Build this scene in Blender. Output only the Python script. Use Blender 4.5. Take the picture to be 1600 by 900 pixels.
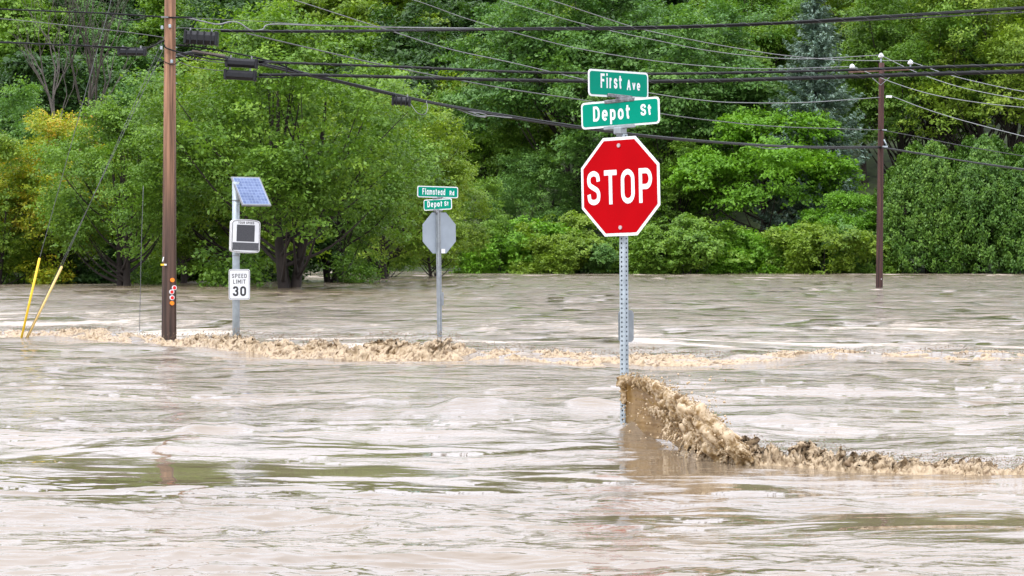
import bpy, math, random
import numpy as np
from mathutils import Vector, Matrix
random.seed(7)
for o in list(bpy.data.objects): bpy.data.objects.remove(o)
SC = bpy.context.scene
COL = SC.collection
# ------------------------------------------------------------------ camera
F = 3500.0; HCAM = 1.75; PITCH = math.atan(55/3500)
cd = bpy.data.cameras.new('camera'); cam = bpy.data.objects.new('camera', cd); COL.objects.link(cam)
cd.sensor_width = 36; cd.lens = F/1600*36; cd.clip_start = 0.1; cd.clip_end = 6000
cam.location = (0, 0, HCAM); cam.rotation_euler = (math.pi/2-PITCH, 0, 0)
SC.camera = cam
SC.render.resolution_x = 1024; SC.render.resolution_y = 576
# ------------------------------------------------------------------ sky and light: bright overcast
SUN_EL, SUN_AZ = math.radians(58), math.radians(215)     # from behind the camera, to the left
w = bpy.data.worlds.new('World'); SC.world = w; w.use_nodes = True
nt = w.node_tree; nt.nodes.clear()
sky = nt.nodes.new('ShaderNodeTexSky'); sky.sky_type = 'NISHITA'; sky.sun_disc = False
sky.sun_elevation = SUN_EL; sky.sun_rotation = SUN_AZ; sky.air_density = 1.0; sky.dust_density = 4.0
hs = nt.nodes.new('ShaderNodeHueSaturation'); hs.inputs['Saturation'].default_value = 0.22
mx = nt.nodes.new('ShaderNodeMix'); mx.data_type = 'RGBA'; mx.inputs[0].default_value = 0.62
mx.inputs[7].default_value = (10.4, 10.6, 11.9, 1)          # the even cloud layer
bg = nt.nodes.new('ShaderNodeBackground'); bg.inputs[1].default_value = 0.15
wo = nt.nodes.new('ShaderNodeOutputWorld')
nt.links.new(sky.outputs[0], hs.inputs['Color']); nt.links.new(hs.outputs[0], mx.inputs[6])
gtc = nt.nodes.new('ShaderNodeTexCoord'); gsx = nt.nodes.new('ShaderNodeSeparateXYZ'); nt.links.new(gtc.outputs['Generated'], gsx.inputs[0])
gmr = nt.nodes.new('ShaderNodeMapRange'); gmr.inputs[1].default_value = 0.05; gmr.inputs[2].default_value = .75; gmr.inputs[3].default_value = .82; gmr.inputs[4].default_value = 1.35   # an overcast sky is brighter overhead
nt.links.new(gsx.outputs[2], gmr.inputs[0]); gml = nt.nodes.new('ShaderNodeVectorMath'); gml.operation = 'SCALE'
nt.links.new(mx.outputs[2], gml.inputs[0]); nt.links.new(gmr.outputs[0], gml.inputs['Scale']); nt.links.new(gml.outputs[0], bg.inputs[0]); nt.links.new(bg.outputs[0], wo.inputs[0])
sd = bpy.data.lights.new('sun', 'SUN'); sd.energy = 1.15; sd.angle = math.radians(14); sd.color = (1, 0.96, 0.9)
so = bpy.data.objects.new('sun', sd); COL.objects.link(so)
sdir = Vector((math.sin(SUN_AZ)*math.cos(SUN_EL), math.cos(SUN_AZ)*math.cos(SUN_EL), math.sin(SUN_EL)))
so.rotation_euler = sdir.to_track_quat('Z', 'Y').to_euler(); so.location = (0, -20, 40)
SC.view_settings.view_transform = 'Standard'; SC.view_settings.look = 'None'
SC.view_settings.exposure = 0.63; SC.view_settings.gamma = 1.0
SC.render.engine = 'CYCLES'
# ------------------------------------------------------------------ helpers
def at(px, py, Y):
    """world point seen at photo pixel (1600x900) at distance Y"""
    dx = (px-800)/F; dv = -(py-450)/F
    dY = math.cos(PITCH)+math.sin(PITCH)*dv; dZ = -math.sin(PITCH)+math.cos(PITCH)*dv
    t = Y/dY
    return Vector((dx*t, Y, HCAM+dZ*t))
def onwater(px, py, z=0.0):
    """distance at which photo row py meets the height z"""
    dv = -(py-450)/F
    dY = math.cos(PITCH)+math.sin(PITCH)*dv; dZ = -math.sin(PITCH)+math.cos(PITCH)*dv
    return (z-HCAM)/dZ*dY
def tag(o, label=None, cat=None, group=None, kind=None):
    for k, v in (('label', label), ('category', cat), ('group', group), ('kind', kind)):
        if v: o[k] = v
    return o
def empty(name, loc, label, cat, group=None, rz=0.0):
    o = bpy.data.objects.new(name, None); COL.objects.link(o); o.location = loc; o.rotation_euler = (0, 0, rz)
    o.empty_display_size = 0.2
    return tag(o, label, cat, group)
def mesh_np(name, V, faces, mat, attrs=None, smooth=False):
    """V (n,3); faces (m,k) equal sized; attrs {name: per-vertex floats}"""
    V = np.asarray(V, np.float32); faces = np.asarray(faces, np.int32)
    me = bpy.data.meshes.new(name); k = faces.shape[1]
    me.vertices.add(len(V)); me.vertices.foreach_set('co', V.ravel())
    me.loops.add(faces.size); me.loops.foreach_set('vertex_index', faces.ravel())
    me.polygons.add(len(faces)); me.polygons.foreach_set('loop_start', np.arange(0, faces.size, k, dtype=np.int32))
    me.polygons.foreach_set('loop_total', np.full(len(faces), k, np.int32))
    if smooth: me.polygons.foreach_set('use_smooth', np.ones(len(faces), bool))
    me.update(calc_edges=True)
    for a, v in (attrs or {}).items():
        at_ = me.attributes.new(a, 'FLOAT', 'POINT'); at_.data.foreach_set('value', np.asarray(v, np.float32))
    if mat: me.materials.append(mat)
    return me
def link(name, me, parent=None, loc=None):
    o = bpy.data.objects.new(name, me); COL.objects.link(o)
    if parent: o.parent = parent
    if loc is not None: o.location = loc
    return o
class MB:
    def __init__(s): s.v = []; s.f = []; s.sm = []
    def add(s, vs, fs, smooth=False):
        n = len(s.v); s.v += [Vector(v) for v in vs]; s.f += [tuple(n+i for i in f) for f in fs]; s.sm += [smooth]*len(fs); return s
    def box(s, c, d, M=None, bev=0.0):
        x, y, z = d[0]/2, d[1]/2, d[2]/2
        if bev:
            b = bev; pts = []
            for sx in (-1, 1):
                for sy in (-1, 1):
                    for sz in (-1, 1): pts += [(sx*x, sy*(y-b), sz*(z-b)), (sx*(x-b), sy*y, sz*(z-b)), (sx*(x-b), sy*(y-b), sz*z)]
            import bmesh
            bm = bmesh.new(); vv = [bm.verts.new(p) for p in pts]
            r = bmesh.ops.convex_hull(bm, input=vv); bm.verts.index_update()
            P = [v.co.copy() for v in bm.verts]; fs = [[v.index for v in f.verts] for f in bm.faces]; bm.free()
        else:
            P = [Vector((a*x, b_*y, c_*z)) for a in (-1, 1) for b_ in (-1, 1) for c_ in (-1, 1)]
            fs = [(0, 1, 3, 2), (4, 6, 7, 5), (0, 4, 5, 1), (2, 3, 7, 6), (0, 2, 6, 4), (1, 5, 7, 3)]
        P = [(M @ p if M else p)+Vector(c) for p in P]
        return s.add(P, fs)
    def tube(s, pts, r, n=8, caps=True, smooth=True):
        pts = [Vector(p) for p in pts]; rr = r if hasattr(r, '__len__') else [r]*len(pts)
        rings = []; up = Vector((0.13, 0.31, 0.94)).normalized()
        for i, p in enumerate(pts):
            t = (pts[min(i+1, len(pts)-1)]-pts[max(i-1, 0)]).normalized()
            if abs(t.dot(up)) > 0.95: up = Vector((1, 0.1, 0)).normalized()
            a = t.cross(up).normalized(); b = a.cross(t).normalized(); up = b if abs(t.z) > .95 else up
            rings.append([p+(a*math.cos(2*math.pi*k/n)+b*math.sin(2*math.pi*k/n))*rr[i] for k in range(n)])
        V = [v for rg in rings for v in rg]; fs = []
        for i in range(len(pts)-1):
            for k in range(n): fs.append((i*n+k, i*n+(k+1) % n, (i+1)*n+(k+1) % n, (i+1)*n+k))
        if caps: fs.append(tuple(range(n))[::-1]); fs.append(tuple(range((len(pts)-1)*n, len(pts)*n)))
        return s.add(V, fs, smooth)
    def prism(s, outline, y0, y1, fn=None):
        """outline [(x,z)] extruded from y0 (front) to y1"""
        n = len(outline); V = [(x, y0, z) for x, z in outline]+[(x, y1, z) for x, z in outline]
        if fn: V = [fn(Vector(v)) for v in V]
        fs = [tuple(range(n)), tuple(range(2*n-1, n-1, -1))]+[(i, i+n, (i+1) % n+n, (i+1) % n) for i in range(n)]
        return s.add(V, fs)
    def mesh(s, name, mat, M=None):
        me = bpy.data.meshes.new(name)
        me.from_pydata([tuple(M @ v if M else v) for v in s.v], [], s.f); me.materials.append(mat)
        me.polygons.foreach_set('use_smooth', s.sm); me.update(); return me
    def each(s, name, mat, parent=None):
        """every separate piece as an object of its own"""
        par = list(range(len(s.v)))
        def fd(i):
            while par[i] != i: par[i] = par[par[i]]; i = par[i]
            return i
        for f in s.f:
            for q in f[1:]: par[fd(q)] = fd(f[0])
        gr = {}
        for f, sm in zip(s.f, s.sm): gr.setdefault(fd(f[0]), []).append((f, sm))
        for k, fl in gr.items():
            ids = sorted({q for f, _ in fl for q in f}); mp = {q: i for i, q in enumerate(ids)}
            m = MB(); m.v = [s.v[q] for q in ids]; m.f = [tuple(mp[q] for q in f) for f, _ in fl]; m.sm = [x for _, x in fl]; m.build(name, mat, parent)
    def build(s, name, mat, parent=None, loc=None, M=None): return link(name, s.mesh(name, mat, M), parent, loc)
def rrect(wd, ht, r, n=5, cx=0, cz=0):
    out = []
    for (sx, sz, a0) in ((1, 1, 0), (-1, 1, 90), (-1, -1, 180), (1, -1, 270)):
        for i in range(n+1):
            a = math.radians(a0+90*i/n); out.append((cx+sx*(wd/2-r)+r*math.cos(a), cz+sz*(ht/2-r)+r*math.sin(a)))
    return out[::-1]
# numpy noise
_rng = np.random.RandomState(3); _perm = _rng.permutation(256); _perm = np.concatenate([_perm, _perm, _perm])
_ga = _rng.rand(256)*2*np.pi; _gx, _gy = np.cos(_ga), np.sin(_ga)
def pn(x, y, seed=0):
    x = np.asarray(x, float)+seed*17.3; y = np.asarray(y, float)+seed*31.7
    xi = np.floor(x).astype(int); yi = np.floor(y).astype(int); fx = x-xi; fy = y-yi
    u = fx*fx*fx*(fx*(fx*6-15)+10); v = fy*fy*fy*(fy*(fy*6-15)+10); xi &= 255; yi &= 255
    def g(a, b, dx, dy):
        h = _perm[_perm[(xi+a) & 255]+((yi+b) & 255)]; return _gx[h]*dx+_gy[h]*dy
    n00 = g(0, 0, fx, fy); n10 = g(1, 0, fx-1, fy); n01 = g(0, 1, fx, fy-1); n11 = g(1, 1, fx-1, fy-1)
    return ((n00+u*(n10-n00))*(1-v)+(n01+u*(n11-n01))*v)*1.5
_g3 = _rng.normal(size=(256, 3)); _g3 /= np.linalg.norm(_g3, axis=1)[:, None]
def pn3(P):
    P = np.asarray(P, float)+57.3; I = np.floor(P).astype(int); f = P-I; u = f*f*f*(f*(f*6-15)+10); out = 0
    for a in (0, 1):
        for b in (0, 1):
            for c in (0, 1):
                h = _perm[_perm[_perm[(I[:, 0]+a) & 255]+((I[:, 1]+b) & 255)]+((I[:, 2]+c) & 255)]
                dot = ((f-np.array([a, b, c]))*_g3[h]).sum(1); out = out+dot*(u[:, 0] if a else 1-u[:, 0])*(u[:, 1] if b else 1-u[:, 1])*(u[:, 2] if c else 1-u[:, 2])
    return out*1.6
def sstep(a, b, x): t = np.clip((x-a)/(b-a), 0, 1); return t*t*(3-2*t)
# ------------------------------------------------------------------ materials
def new_mat(name):
    m = bpy.data.materials.new(name); m.use_nodes = True; n = m.node_tree; return m, n, n.nodes['Principled BSDF']
def node(n, t, **kw):
    x = n.nodes.new(t)
    for k, v in kw.items(): setattr(x, k, v)
    return x
def plain(name, col, rough=0.5, metal=0.0, var=0.12, scale=6.0, bump=0.0, bscale=40, stretch=(1, 1, 1), spec=0.5):
    m, n, b = new_mat(name); L = n.links.new
    tc = node(n, 'ShaderNodeTexCoord'); mp = node(n, 'ShaderNodeMapping'); mp.inputs['Scale'].default_value = stretch
    L(tc.outputs['Object'], mp.inputs[0])
    nz = node(n, 'ShaderNodeTexNoise'); nz.inputs['Scale'].default_value = scale; nz.inputs['Detail'].default_value = 6
    L(mp.outputs[0], nz.inputs[0])
    mr = node(n, 'ShaderNodeMapRange'); mr.inputs[1].default_value = .3; mr.inputs[2].default_value = .7
    mr.inputs[3].default_value = 1-var; mr.inputs[4].default_value = 1+var; L(nz.outputs[0], mr.inputs[0])
    mu = node(n, 'ShaderNodeVectorMath', operation='SCALE'); mu.inputs[0].default_value = col[:3]; L(mr.outputs[0], mu.inputs['Scale'])
    L(mu.outputs[0], b.inputs['Base Color']); b.inputs['Roughness'].default_value = rough; b.inputs['Metallic'].default_value = metal
    b.inputs['Specular IOR Level'].default_value = spec
    if bump:
        nb = node(n, 'ShaderNodeTexNoise'); nb.inputs['Scale'].default_value = bscale; L(mp.outputs[0], nb.inputs[0])
        bp = node(n, 'ShaderNodeBump'); bp.inputs['Strength'].default_value = bump; bp.inputs['Distance'].default_value = 0.01
        L(nb.outputs[0], bp.inputs['Height']); L(bp.outputs[0], b.inputs['Normal'])
    return m
M_red = plain('sign_red', (0.37, 0.001, 0.004), .4, var=.07, scale=3, spec=.04)
M_white = plain('sign_white', (0.72, 0.74, 0.76), .4, var=.03, spec=.2)
M_green = plain('sign_green', (0.0, 0.235, 0.155), .45, var=.07, scale=3, spec=.06)
M_black = plain('sign_black', (0.015, 0.015, 0.017), .4)
M_galv = plain('galvanised_steel', (0.36, 0.42, 0.46), .5, .35, var=.16, scale=9, bump=.1)
M_galv2 = plain('weathered_steel', (0.27, 0.30, 0.32), .5, .35, var=.2, scale=9)
M_back = plain('sign_back', (0.30, 0.35, 0.40), .45, .3, var=.1, scale=4)
M_cast = plain('cast_bracket', (0.17, 0.175, 0.19), .6, .3, var=.45, scale=38, bump=.4, bscale=60)
M_bolt = plain('bolt_head', (0.5, 0.42, 0.42), .35, .5)
M_cable = plain('cable_black', (0.010, 0.011, 0.013), .5, var=.25, scale=14, spec=.2)
M_wire = plain('wire_grey', (0.09, 0.095, 0.10), .55, .1)
M_alum = plain('bare_aluminium', (0.20, 0.21, 0.22), .6, .1)
M_box = plain('splice_case', (0.011, 0.012, 0.015), .42, var=.3, scale=12, bump=.15, spec=.3)
M_porc = plain('porcelain', (0.75, 0.78, 0.8), .2)
M_yel = plain('guard_yellow', (0.75, 0.50, 0.015), .5, var=.1)
M_cream = plain('guard_cream', (0.66, 0.47, 0.17), .6, var=.1)
M_orange = plain('reflector_orange', (0.85, 0.24, 0.01), .25)
M_rred = plain('reflector_red', (0.7, 0.01, 0.01), .25)
M_housing = plain('radar_housing', (0.62, 0.63, 0.64), .4)
M_led = plain('led_face', (0.045, 0.047, 0.055), .4, var=.3, scale=60)
M_led2 = plain('led_strip', (0.07, 0.073, 0.082), .5, var=.3, scale=60)
M_bark = plain('bark', (0.028, 0.021, 0.017), .9, var=.4, scale=5, bump=.6, bscale=9, stretch=(1, 1, .25))
M_barkg = plain('bark_grey', (0.06, 0.052, 0.043), .9, var=.4, scale=5, bump=.4, bscale=9, stretch=(1, 1, .25))
def mat_wood(name, cols, stops, zspan):
    m, n, b = new_mat(name); L = n.links.new
    tc = node(n, 'ShaderNodeTexCoord'); mp = node(n, 'ShaderNodeMapping'); mp.inputs['Scale'].default_value = (13, 13, .4)
    L(tc.outputs['Object'], mp.inputs[0])
    nz = node(n, 'ShaderNodeTexNoise'); nz.inputs['Scale'].default_value = 1; nz.inputs['Detail'].default_value = 8; nz.inputs['Roughness'].default_value = .65
    L(mp.outputs[0], nz.inputs[0])
    sx = node(n, 'ShaderNodeSeparateXYZ'); L(tc.outputs['Object'], sx.inputs[0])
    ad = node(n, 'ShaderNodeMath', operation='MULTIPLY_ADD'); L(nz.outputs[0], ad.inputs[0]); ad.inputs[1].default_value = zspan*.16; L(sx.outputs[2], ad.inputs[2])
    mr = node(n, 'ShaderNodeMapRange'); mr.inputs[2].default_value = zspan; L(ad.outputs[0], mr.inputs[0])
    cr = node(n, 'ShaderNodeValToRGB'); e = cr.color_ramp.elements
    e[0].position = stops[0]; e[0].color = cols[0]+(1,); e[1].position = stops[1]; e[1].color = cols[1]+(1,)
    for s_, c_ in zip(stops[2:], cols[2:]): q = e.new(s_); q.color = c_+(1,)
    L(mr.outputs[0], cr.inputs[0])
    v = node(n, 'ShaderNodeMapRange'); v.inputs[1].default_value = .34; v.inputs[2].default_value = .62; v.inputs[3].default_value = .22; v.inputs[4].default_value = 1.35; L(nz.outputs[0], v.inputs[0])
    mu = node(n, 'ShaderNodeVectorMath', operation='SCALE'); L(cr.outputs[0], mu.inputs[0]); L(v.outputs[0], mu.inputs['Scale'])
    L(mu.outputs[0], b.inputs['Base Color']); b.inputs['Roughness'].default_value = .8
    bp = node(n, 'ShaderNodeBump'); bp.inputs['Strength'].default_value = .5; bp.inputs['Distance'].default_value = .01; L(nz.outputs[0], bp.inputs['Height']); L(bp.outputs[0], b.inputs['Normal'])
    return m
M_pole = mat_wood('creosoted_pole', [(0.045, 0.026, 0.02), (0.085, 0.048, 0.034), (0.22, 0.118, 0.070), (0.33, 0.175, 0.105)], [0.0, .35, .55, 1.0], 8)
M_pole2 = mat_wood('dark_pole', [(0.045, 0.018, 0.014), (0.075, 0.03, 0.024)], [0.0, 1.0], 12)
M_arm = plain('crossarm_wood', (0.12, .07, .05), .8, var=.3)
def mat_leaf(name, c0, c1, c2, trans=.34):
    """three leaf colours picked by the leaf's own tint and a per-tree shift"""
    m, n, b = new_mat(name); L = n.links.new
    a = node(n, 'ShaderNodeAttribute', attribute_name='tint'); oi = node(n, 'ShaderNodeObjectInfo')
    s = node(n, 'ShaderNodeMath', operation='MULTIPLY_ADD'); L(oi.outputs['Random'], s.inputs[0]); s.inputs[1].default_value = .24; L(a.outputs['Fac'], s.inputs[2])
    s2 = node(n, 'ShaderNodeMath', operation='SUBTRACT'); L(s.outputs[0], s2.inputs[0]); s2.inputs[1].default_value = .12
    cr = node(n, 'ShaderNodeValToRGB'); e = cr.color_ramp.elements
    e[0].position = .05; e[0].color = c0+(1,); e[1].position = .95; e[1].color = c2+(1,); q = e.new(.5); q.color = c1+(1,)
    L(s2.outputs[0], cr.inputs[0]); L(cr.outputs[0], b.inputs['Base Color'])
    b.inputs['Roughness'].default_value = .5; b.inputs['Specular IOR Level'].default_value = .35
    tr = node(n, 'ShaderNodeBsdfTranslucent'); hv = node(n, 'ShaderNodeVectorMath', operation='MULTIPLY'); L(cr.outputs[0], hv.inputs[0]); hv.inputs[1].default_value = (1.25, 1.25, .5)
    L(hv.outputs[0], tr.inputs[0])
    ms = node(n, 'ShaderNodeMixShader'); ms.inputs[0].default_value = trans; L(b.outputs[0], ms.inputs[1]); L(tr.outputs[0], ms.inputs[2])
    L(ms.outputs[0], n.nodes['Material Output'].inputs[0]); return m
LF = {
 'mid':    mat_leaf('leaves_mid', (0.07, 0.155, 0.018), (0.13, 0.25, 0.028), (0.23, 0.37, 0.045)),
 'olive':  mat_leaf('leaves_olive', (0.09, 0.17, 0.015), (0.165, 0.265, 0.024), (0.27, 0.38, 0.045)),
 'cool':   mat_leaf('leaves_cool', (0.05, 0.13, 0.03), (0.10, 0.215, 0.045), (0.17, 0.31, 0.065)),
 'dark':   mat_leaf('leaves_dark', (0.02, 0.06, 0.014), (0.042, 0.10, 0.022), (0.08, 0.16, 0.03)),
 'bright': mat_leaf('leaves_bright', (0.085, 0.21, 0.014), (0.14, 0.31, 0.02), (0.21, 0.40, 0.035)),
 'autumn': mat_leaf('leaves_yellowing', (0.13, 0.25, 0.02), (0.32, 0.38, 0.022), (0.55, 0.34, 0.03)),
 'blue':   mat_leaf('needles_blue', (0.08, 0.145, 0.105), (0.14, 0.22, 0.17), (0.24, 0.33, 0.275), .15),
 'cedar':  mat_leaf('sprays_cedar', (0.04, 0.11, 0.013), (0.08, 0.175, 0.02), (0.15, 0.27, 0.033), .2),
}
def mat_water():
    m, n, b = new_mat('flood_water'); L = n.links.new
    tc = node(n, 'ShaderNodeTexCoord')
    def noise(sc, det, stretch, rough=.55, dist=0.0):
        mp = node(n, 'ShaderNodeMapping'); mp.inputs['Scale'].default_value = stretch; L(tc.outputs['Object'], mp.inputs[0])
        z = node(n, 'ShaderNodeTexNoise'); z.inputs['Scale'].default_value = sc; z.inputs['Detail'].default_value = det; z.inputs['Roughness'].default_value = rough
        z.inputs['Distortion'].default_value = dist
        L(mp.outputs[0], z.inputs[0]); return z.outputs[0]
    silt = noise(.35, 5, (.4, 1, 1)); foam = node(n, 'ShaderNodeAttribute', attribute_name='foam')
    cr = node(n, 'ShaderNodeValToRGB'); e = cr.color_ramp.elements
    e[0].position = .35; e[0].color = (0.150, 0.112, 0.070, 1); e[1].position = .7; e[1].color = (0.215, 0.170, 0.120, 1); L(silt, cr.inputs[0])
    fd = noise(9, 8, (.45, 1, 1), .7)
    fm = node(n, 'ShaderNodeMath', operation='ADD'); L(foam.outputs['Fac'], fm.inputs[0]); L(fd, fm.inputs[1])
    fr = node(n, 'ShaderNodeMapRange'); fr.inputs[1].default_value = .78; fr.inputs[2].default_value = 1.12; L(fm.outputs[0], fr.inputs[0])
    mix = node(n, 'ShaderNodeMix', data_type='RGBA'); L(fr.outputs[0], mix.inputs[0]); L(cr.outputs[0], mix.inputs[6]); mix.inputs[7].default_value = (0.56, 0.47, 0.37, 1)
    L(mix.outputs[2], b.inputs['Base Color'])
    rr = node(n, 'ShaderNodeMapRange'); rr.inputs[3].default_value = .015; rr.inputs[4].default_value = .5; L(fr.outputs[0], rr.inputs[0]); cz = node(n, 'ShaderNodeAttribute', attribute_name='chop'); cy = node(n, 'ShaderNodeMath', operation='MULTIPLY_ADD'); L(cz.outputs['Fac'], cy.inputs[0]); cy.inputs[1].default_value = .012; L(rr.outputs[0], cy.inputs[2]); L(cy.outputs[0], b.inputs['Roughness'])
    b.inputs['IOR'].default_value = 1.5; b.inputs['Specular IOR Level'].default_value = .78
    n1 = noise(1.9, 4, (.36, 1, 1), .5, .8); n2 = noise(9, 4, (.38, 1, 1), .55, .4)
    ma = node(n, 'ShaderNodeMath', operation='MULTIPLY_ADD'); L(n2, ma.inputs[0]); ma.inputs[1].default_value = .2; L(n1, ma.inputs[2])
    n3 = noise(34, 3, (.5, 1, 1), .6); mf = node(n, 'ShaderNodeMath', operation='MULTIPLY_ADD'); L(n3, mf.inputs[0]); mf.inputs[1].default_value = .055; L(ma.outputs[0], mf.inputs[2]); ma = mf
    bp = node(n, 'ShaderNodeBump'); bp.inputs['Strength'].default_value = 1.0; bp.inputs['Distance'].default_value = .05; ch = node(n, 'ShaderNodeAttribute', attribute_name='chop'); mc = node(n, 'ShaderNodeMath', operation='MULTIPLY'); L(ma.outputs[0], mc.inputs[0]); L(ch.outputs['Fac'], mc.inputs[1]); L(mc.outputs[0], bp.inputs['Height'])
    L(bp.outputs[0], b.inputs['Normal']); return m
M_water = mat_water()
def mat_froth(name, dark, mid, light, trans=.15, sc=11, rough=.3, bump=.6, det=7):
    m, n, b = new_mat(name); L = n.links.new
    tc = node(n, 'ShaderNodeTexCoord'); z = node(n, 'ShaderNodeTexNoise'); z.inputs['Scale'].default_value = sc; z.inputs['Detail'].default_value = det; z.inputs['Roughness'].default_value = .65
    L(tc.outputs['Object'], z.inputs[0]); fa = node(n, 'ShaderNodeAttribute', attribute_name='froth_tone')
    ad = node(n, 'ShaderNodeMath', operation='MULTIPLY_ADD'); L(z.outputs[0], ad.inputs[0]); ad.inputs[1].default_value = .9; L(fa.outputs['Fac'], ad.inputs[2])
    cr = node(n, 'ShaderNodeValToRGB'); e = cr.color_ramp.elements
    e[0].position = .62; e[0].color = dark+(1,); e[1].position = 1.0; e[1].color = mid+(1,)
    L(ad.outputs[0], cr.inputs[0]); mr = node(n, 'ShaderNodeMapRange'); mr.inputs[1].default_value = .98; mr.inputs[2].default_value = 1.32; L(ad.outputs[0], mr.inputs[0])
    mi = node(n, 'ShaderNodeMix', data_type='RGBA'); L(mr.outputs[0], mi.inputs[0]); L(cr.outputs[0], mi.inputs[6]); mi.inputs[7].default_value = light+(1,)
    L(mi.outputs[2], b.inputs['Base Color']); b.inputs['Roughness'].default_value = rough; b.inputs['IOR'].default_value = 1.4
    bp = node(n, 'ShaderNodeBump'); bp.inputs['Strength'].default_value = bump; bp.inputs['Distance'].default_value = .02; L(z.outputs[0], bp.inputs['Height']); L(bp.outputs[0], b.inputs['Normal'])
    tr = node(n, 'ShaderNodeBsdfTranslucent'); L(mi.outputs[2], tr.inputs[0]); ms = node(n, 'ShaderNodeMixShader'); ms.inputs[0].default_value = trans
    L(b.outputs[0], ms.inputs[1]); L(tr.outputs[0], ms.inputs[2]); L(ms.outputs[0], n.nodes['Material Output'].inputs[0]); return m
M_froth = mat_froth('muddy_froth', (0.095, 0.058, 0.028), (0.19, 0.125, 0.066), (0.44, 0.34, 0.22), .10, 12, .15)
M_spray = mat_froth('muddy_spray', (0.19, 0.115, 0.045), (0.38, 0.26, 0.12), (0.70, 0.57, 0.39), .4, 9, .05, .25, 4)
def mat_sheet():
    m, n, b = new_mat('amber_water_sheet'); L = n.links.new
    tc = node(n, 'ShaderNodeTexCoord'); z = node(n, 'ShaderNodeTexNoise'); z.inputs['Scale'].default_value = 5; z.inputs['Detail'].default_value = 4; L(tc.outputs['Object'], z.inputs[0])
    cr = node(n, 'ShaderNodeValToRGB'); e = cr.color_ramp.elements; e[0].position = .3; e[0].color = (.32, .20, .07, 1); e[1].position = .7; e[1].color = (.50, .35, .15, 1); L(z.outputs[0], cr.inputs[0])
    L(cr.outputs[0], b.inputs['Base Color']); b.inputs['Roughness'].default_value = .12
    tr = node(n, 'ShaderNodeBsdfTranslucent'); L(cr.outputs[0], tr.inputs[0]); ms = node(n, 'ShaderNodeMixShader'); ms.inputs[0].default_value = .55
    L(b.outputs[0], ms.inputs[1]); L(tr.outputs[0], ms.inputs[2]); L(ms.outputs[0], n.nodes['Material Output'].inputs[0]); return m
M_sheet = mat_sheet()
# ------------------------------------------------------------------ ground, hills and flood water
RPX = [-400, -50, 40, 180, 260, 370, 500, 640, 700, 850, 960, 1200, 1400, 1600, 2000]
RPY = [516, 520, 524, 531, 539, 549, 556, 560, 560, 566, 567, 566, 562, 564, 566]
RY = [onwater(0, y) for y in RPY]
def ridge_Y(x, y): return np.interp(x/np.maximum(y, 5)*F+800, RPX, RY)
def level(x, y):
    d = y-ridge_Y(x, y); return .05*sstep(.0, 1.0, d)+.15*sstep(1.0, 14, d)
HUMPS = [ # px, py, half length px, height, depth m : standing waves seen in the photograph
 (560, 645, 300, .10, .9), (930, 640, 45, .09, .3), (760, 640, 90, .06, .4), (640, 632, 120, .05, .4), (1185, 655, 70, .04, .5), (1300, 610, 180, .05, .6),
 (400, 690, 160, .05, .5), (1010, 545, 60, .06, .4), (1440, 548, 80, .08, .5), (330, 680, 60, .05, .3), (160, 700, 120, .04, .4), (560, 850, 60, .03, .3), (1030, 628, 90, .05, .4)]
CALM = [(1045, 726, 95, 34), (240, 744, 190, 26), (520, 736, 190, 13), (1000, 728, 160, 6), (700, 757, 120, 7), (900, 745, 120, 9), (1450, 815, 220, 20), (1060, 800, 150, 10), (120, 778, 160, 10), (1180, 760, 120, 8), (1560, 640, 60, 5), (1500, 560, 10, 3)]
def calmness(x, y):
    px = x/np.maximum(y, 1)*F+800; py = 395+HCAM*F/np.maximum(y, 1); px = px+40*pn(x/.7, y/1.1, 88); py = py+14*pn(x/1.1, y/.5, 89); c = 0
    for (a, b, l, h) in CALM: c = np.maximum(c, np.exp(-np.abs((px-a)/l)**3-np.abs((py-b)/h)**3))
    return c
def waves(x, y, dy=None):
    if dy is None: dy = y*y/(HCAM*F)
    def oct_(amp, lx, ly, seed, ridged=False, rot=0.0):
        f = np.clip((ly/np.maximum(dy, 1e-3)-1.6)/2.5, 0, 1)
        xx = x+rot*y; v = pn(xx/lx, y/ly, seed)
        if ridged: v = .55-np.abs(v)*1.6
        return amp*v*f
    calm = .55+.9*sstep(-.35, .35, pn(x/7, y/3.5, 9))
    calm = calm*(.75+.5*sstep(20, 40, y))
    wx = .5*pn(x/3, y/2, 11)
    x0 = x; x = x+wx
    h = oct_(.060, 5.5, 3.2, 1)+oct_(.055, 2.6, 1.25, 2, rot=.3)
    cm_ = calmness(x0, y); calm = calm*(1-.93*cm_); h = h*(1-.75*cm_)
    h = h+calm*(oct_(.020, 1.3, .55, 3, True, -.35)+oct_(.015, .72, .30, 4, True, .3)+oct_(.0085, .36, .15, 5, True, -.3)+oct_(.004, .17, .075, 6))
    h = h+sstep(50, 75, y)*(oct_(.10, 6, 3.5, 21, True)+oct_(.12, 14, 8, 22))
    x = x0
    for (px, py, hl, H, dm) in HUMPS:
        Y0 = onwater(px, py); X0 = (px-800)/F*Y0; HL = hl/F*Y0
        dyy = (y-Y0-.25*pn(x/1.2, y*0+px, 5))/dm; g = np.exp(-(dyy*np.where(dyy < 0, 1.5, .8))**2)*np.exp(-((x-X0)/HL)**4)
        h = h+H*g*(.8+.35*pn(x/.35, y/.9, 14))
    # bow mound under the splash, and the trough beside it
    X0, Y0 = SP[0]+.42, SP[1]-.20
    h = h+.19*np.exp(-((x-X0)/.42)**2-((y-Y0)/.26)**2)+.06*np.exp(-((x-X0-.5)/.4)**2-((y-Y0+.35)/.3)**2)
    h = h-.05*np.exp(-((x-SP[0]+.55)/.3)**2-((y-SP[1]+.1)/.4)**2)
    return h
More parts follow.
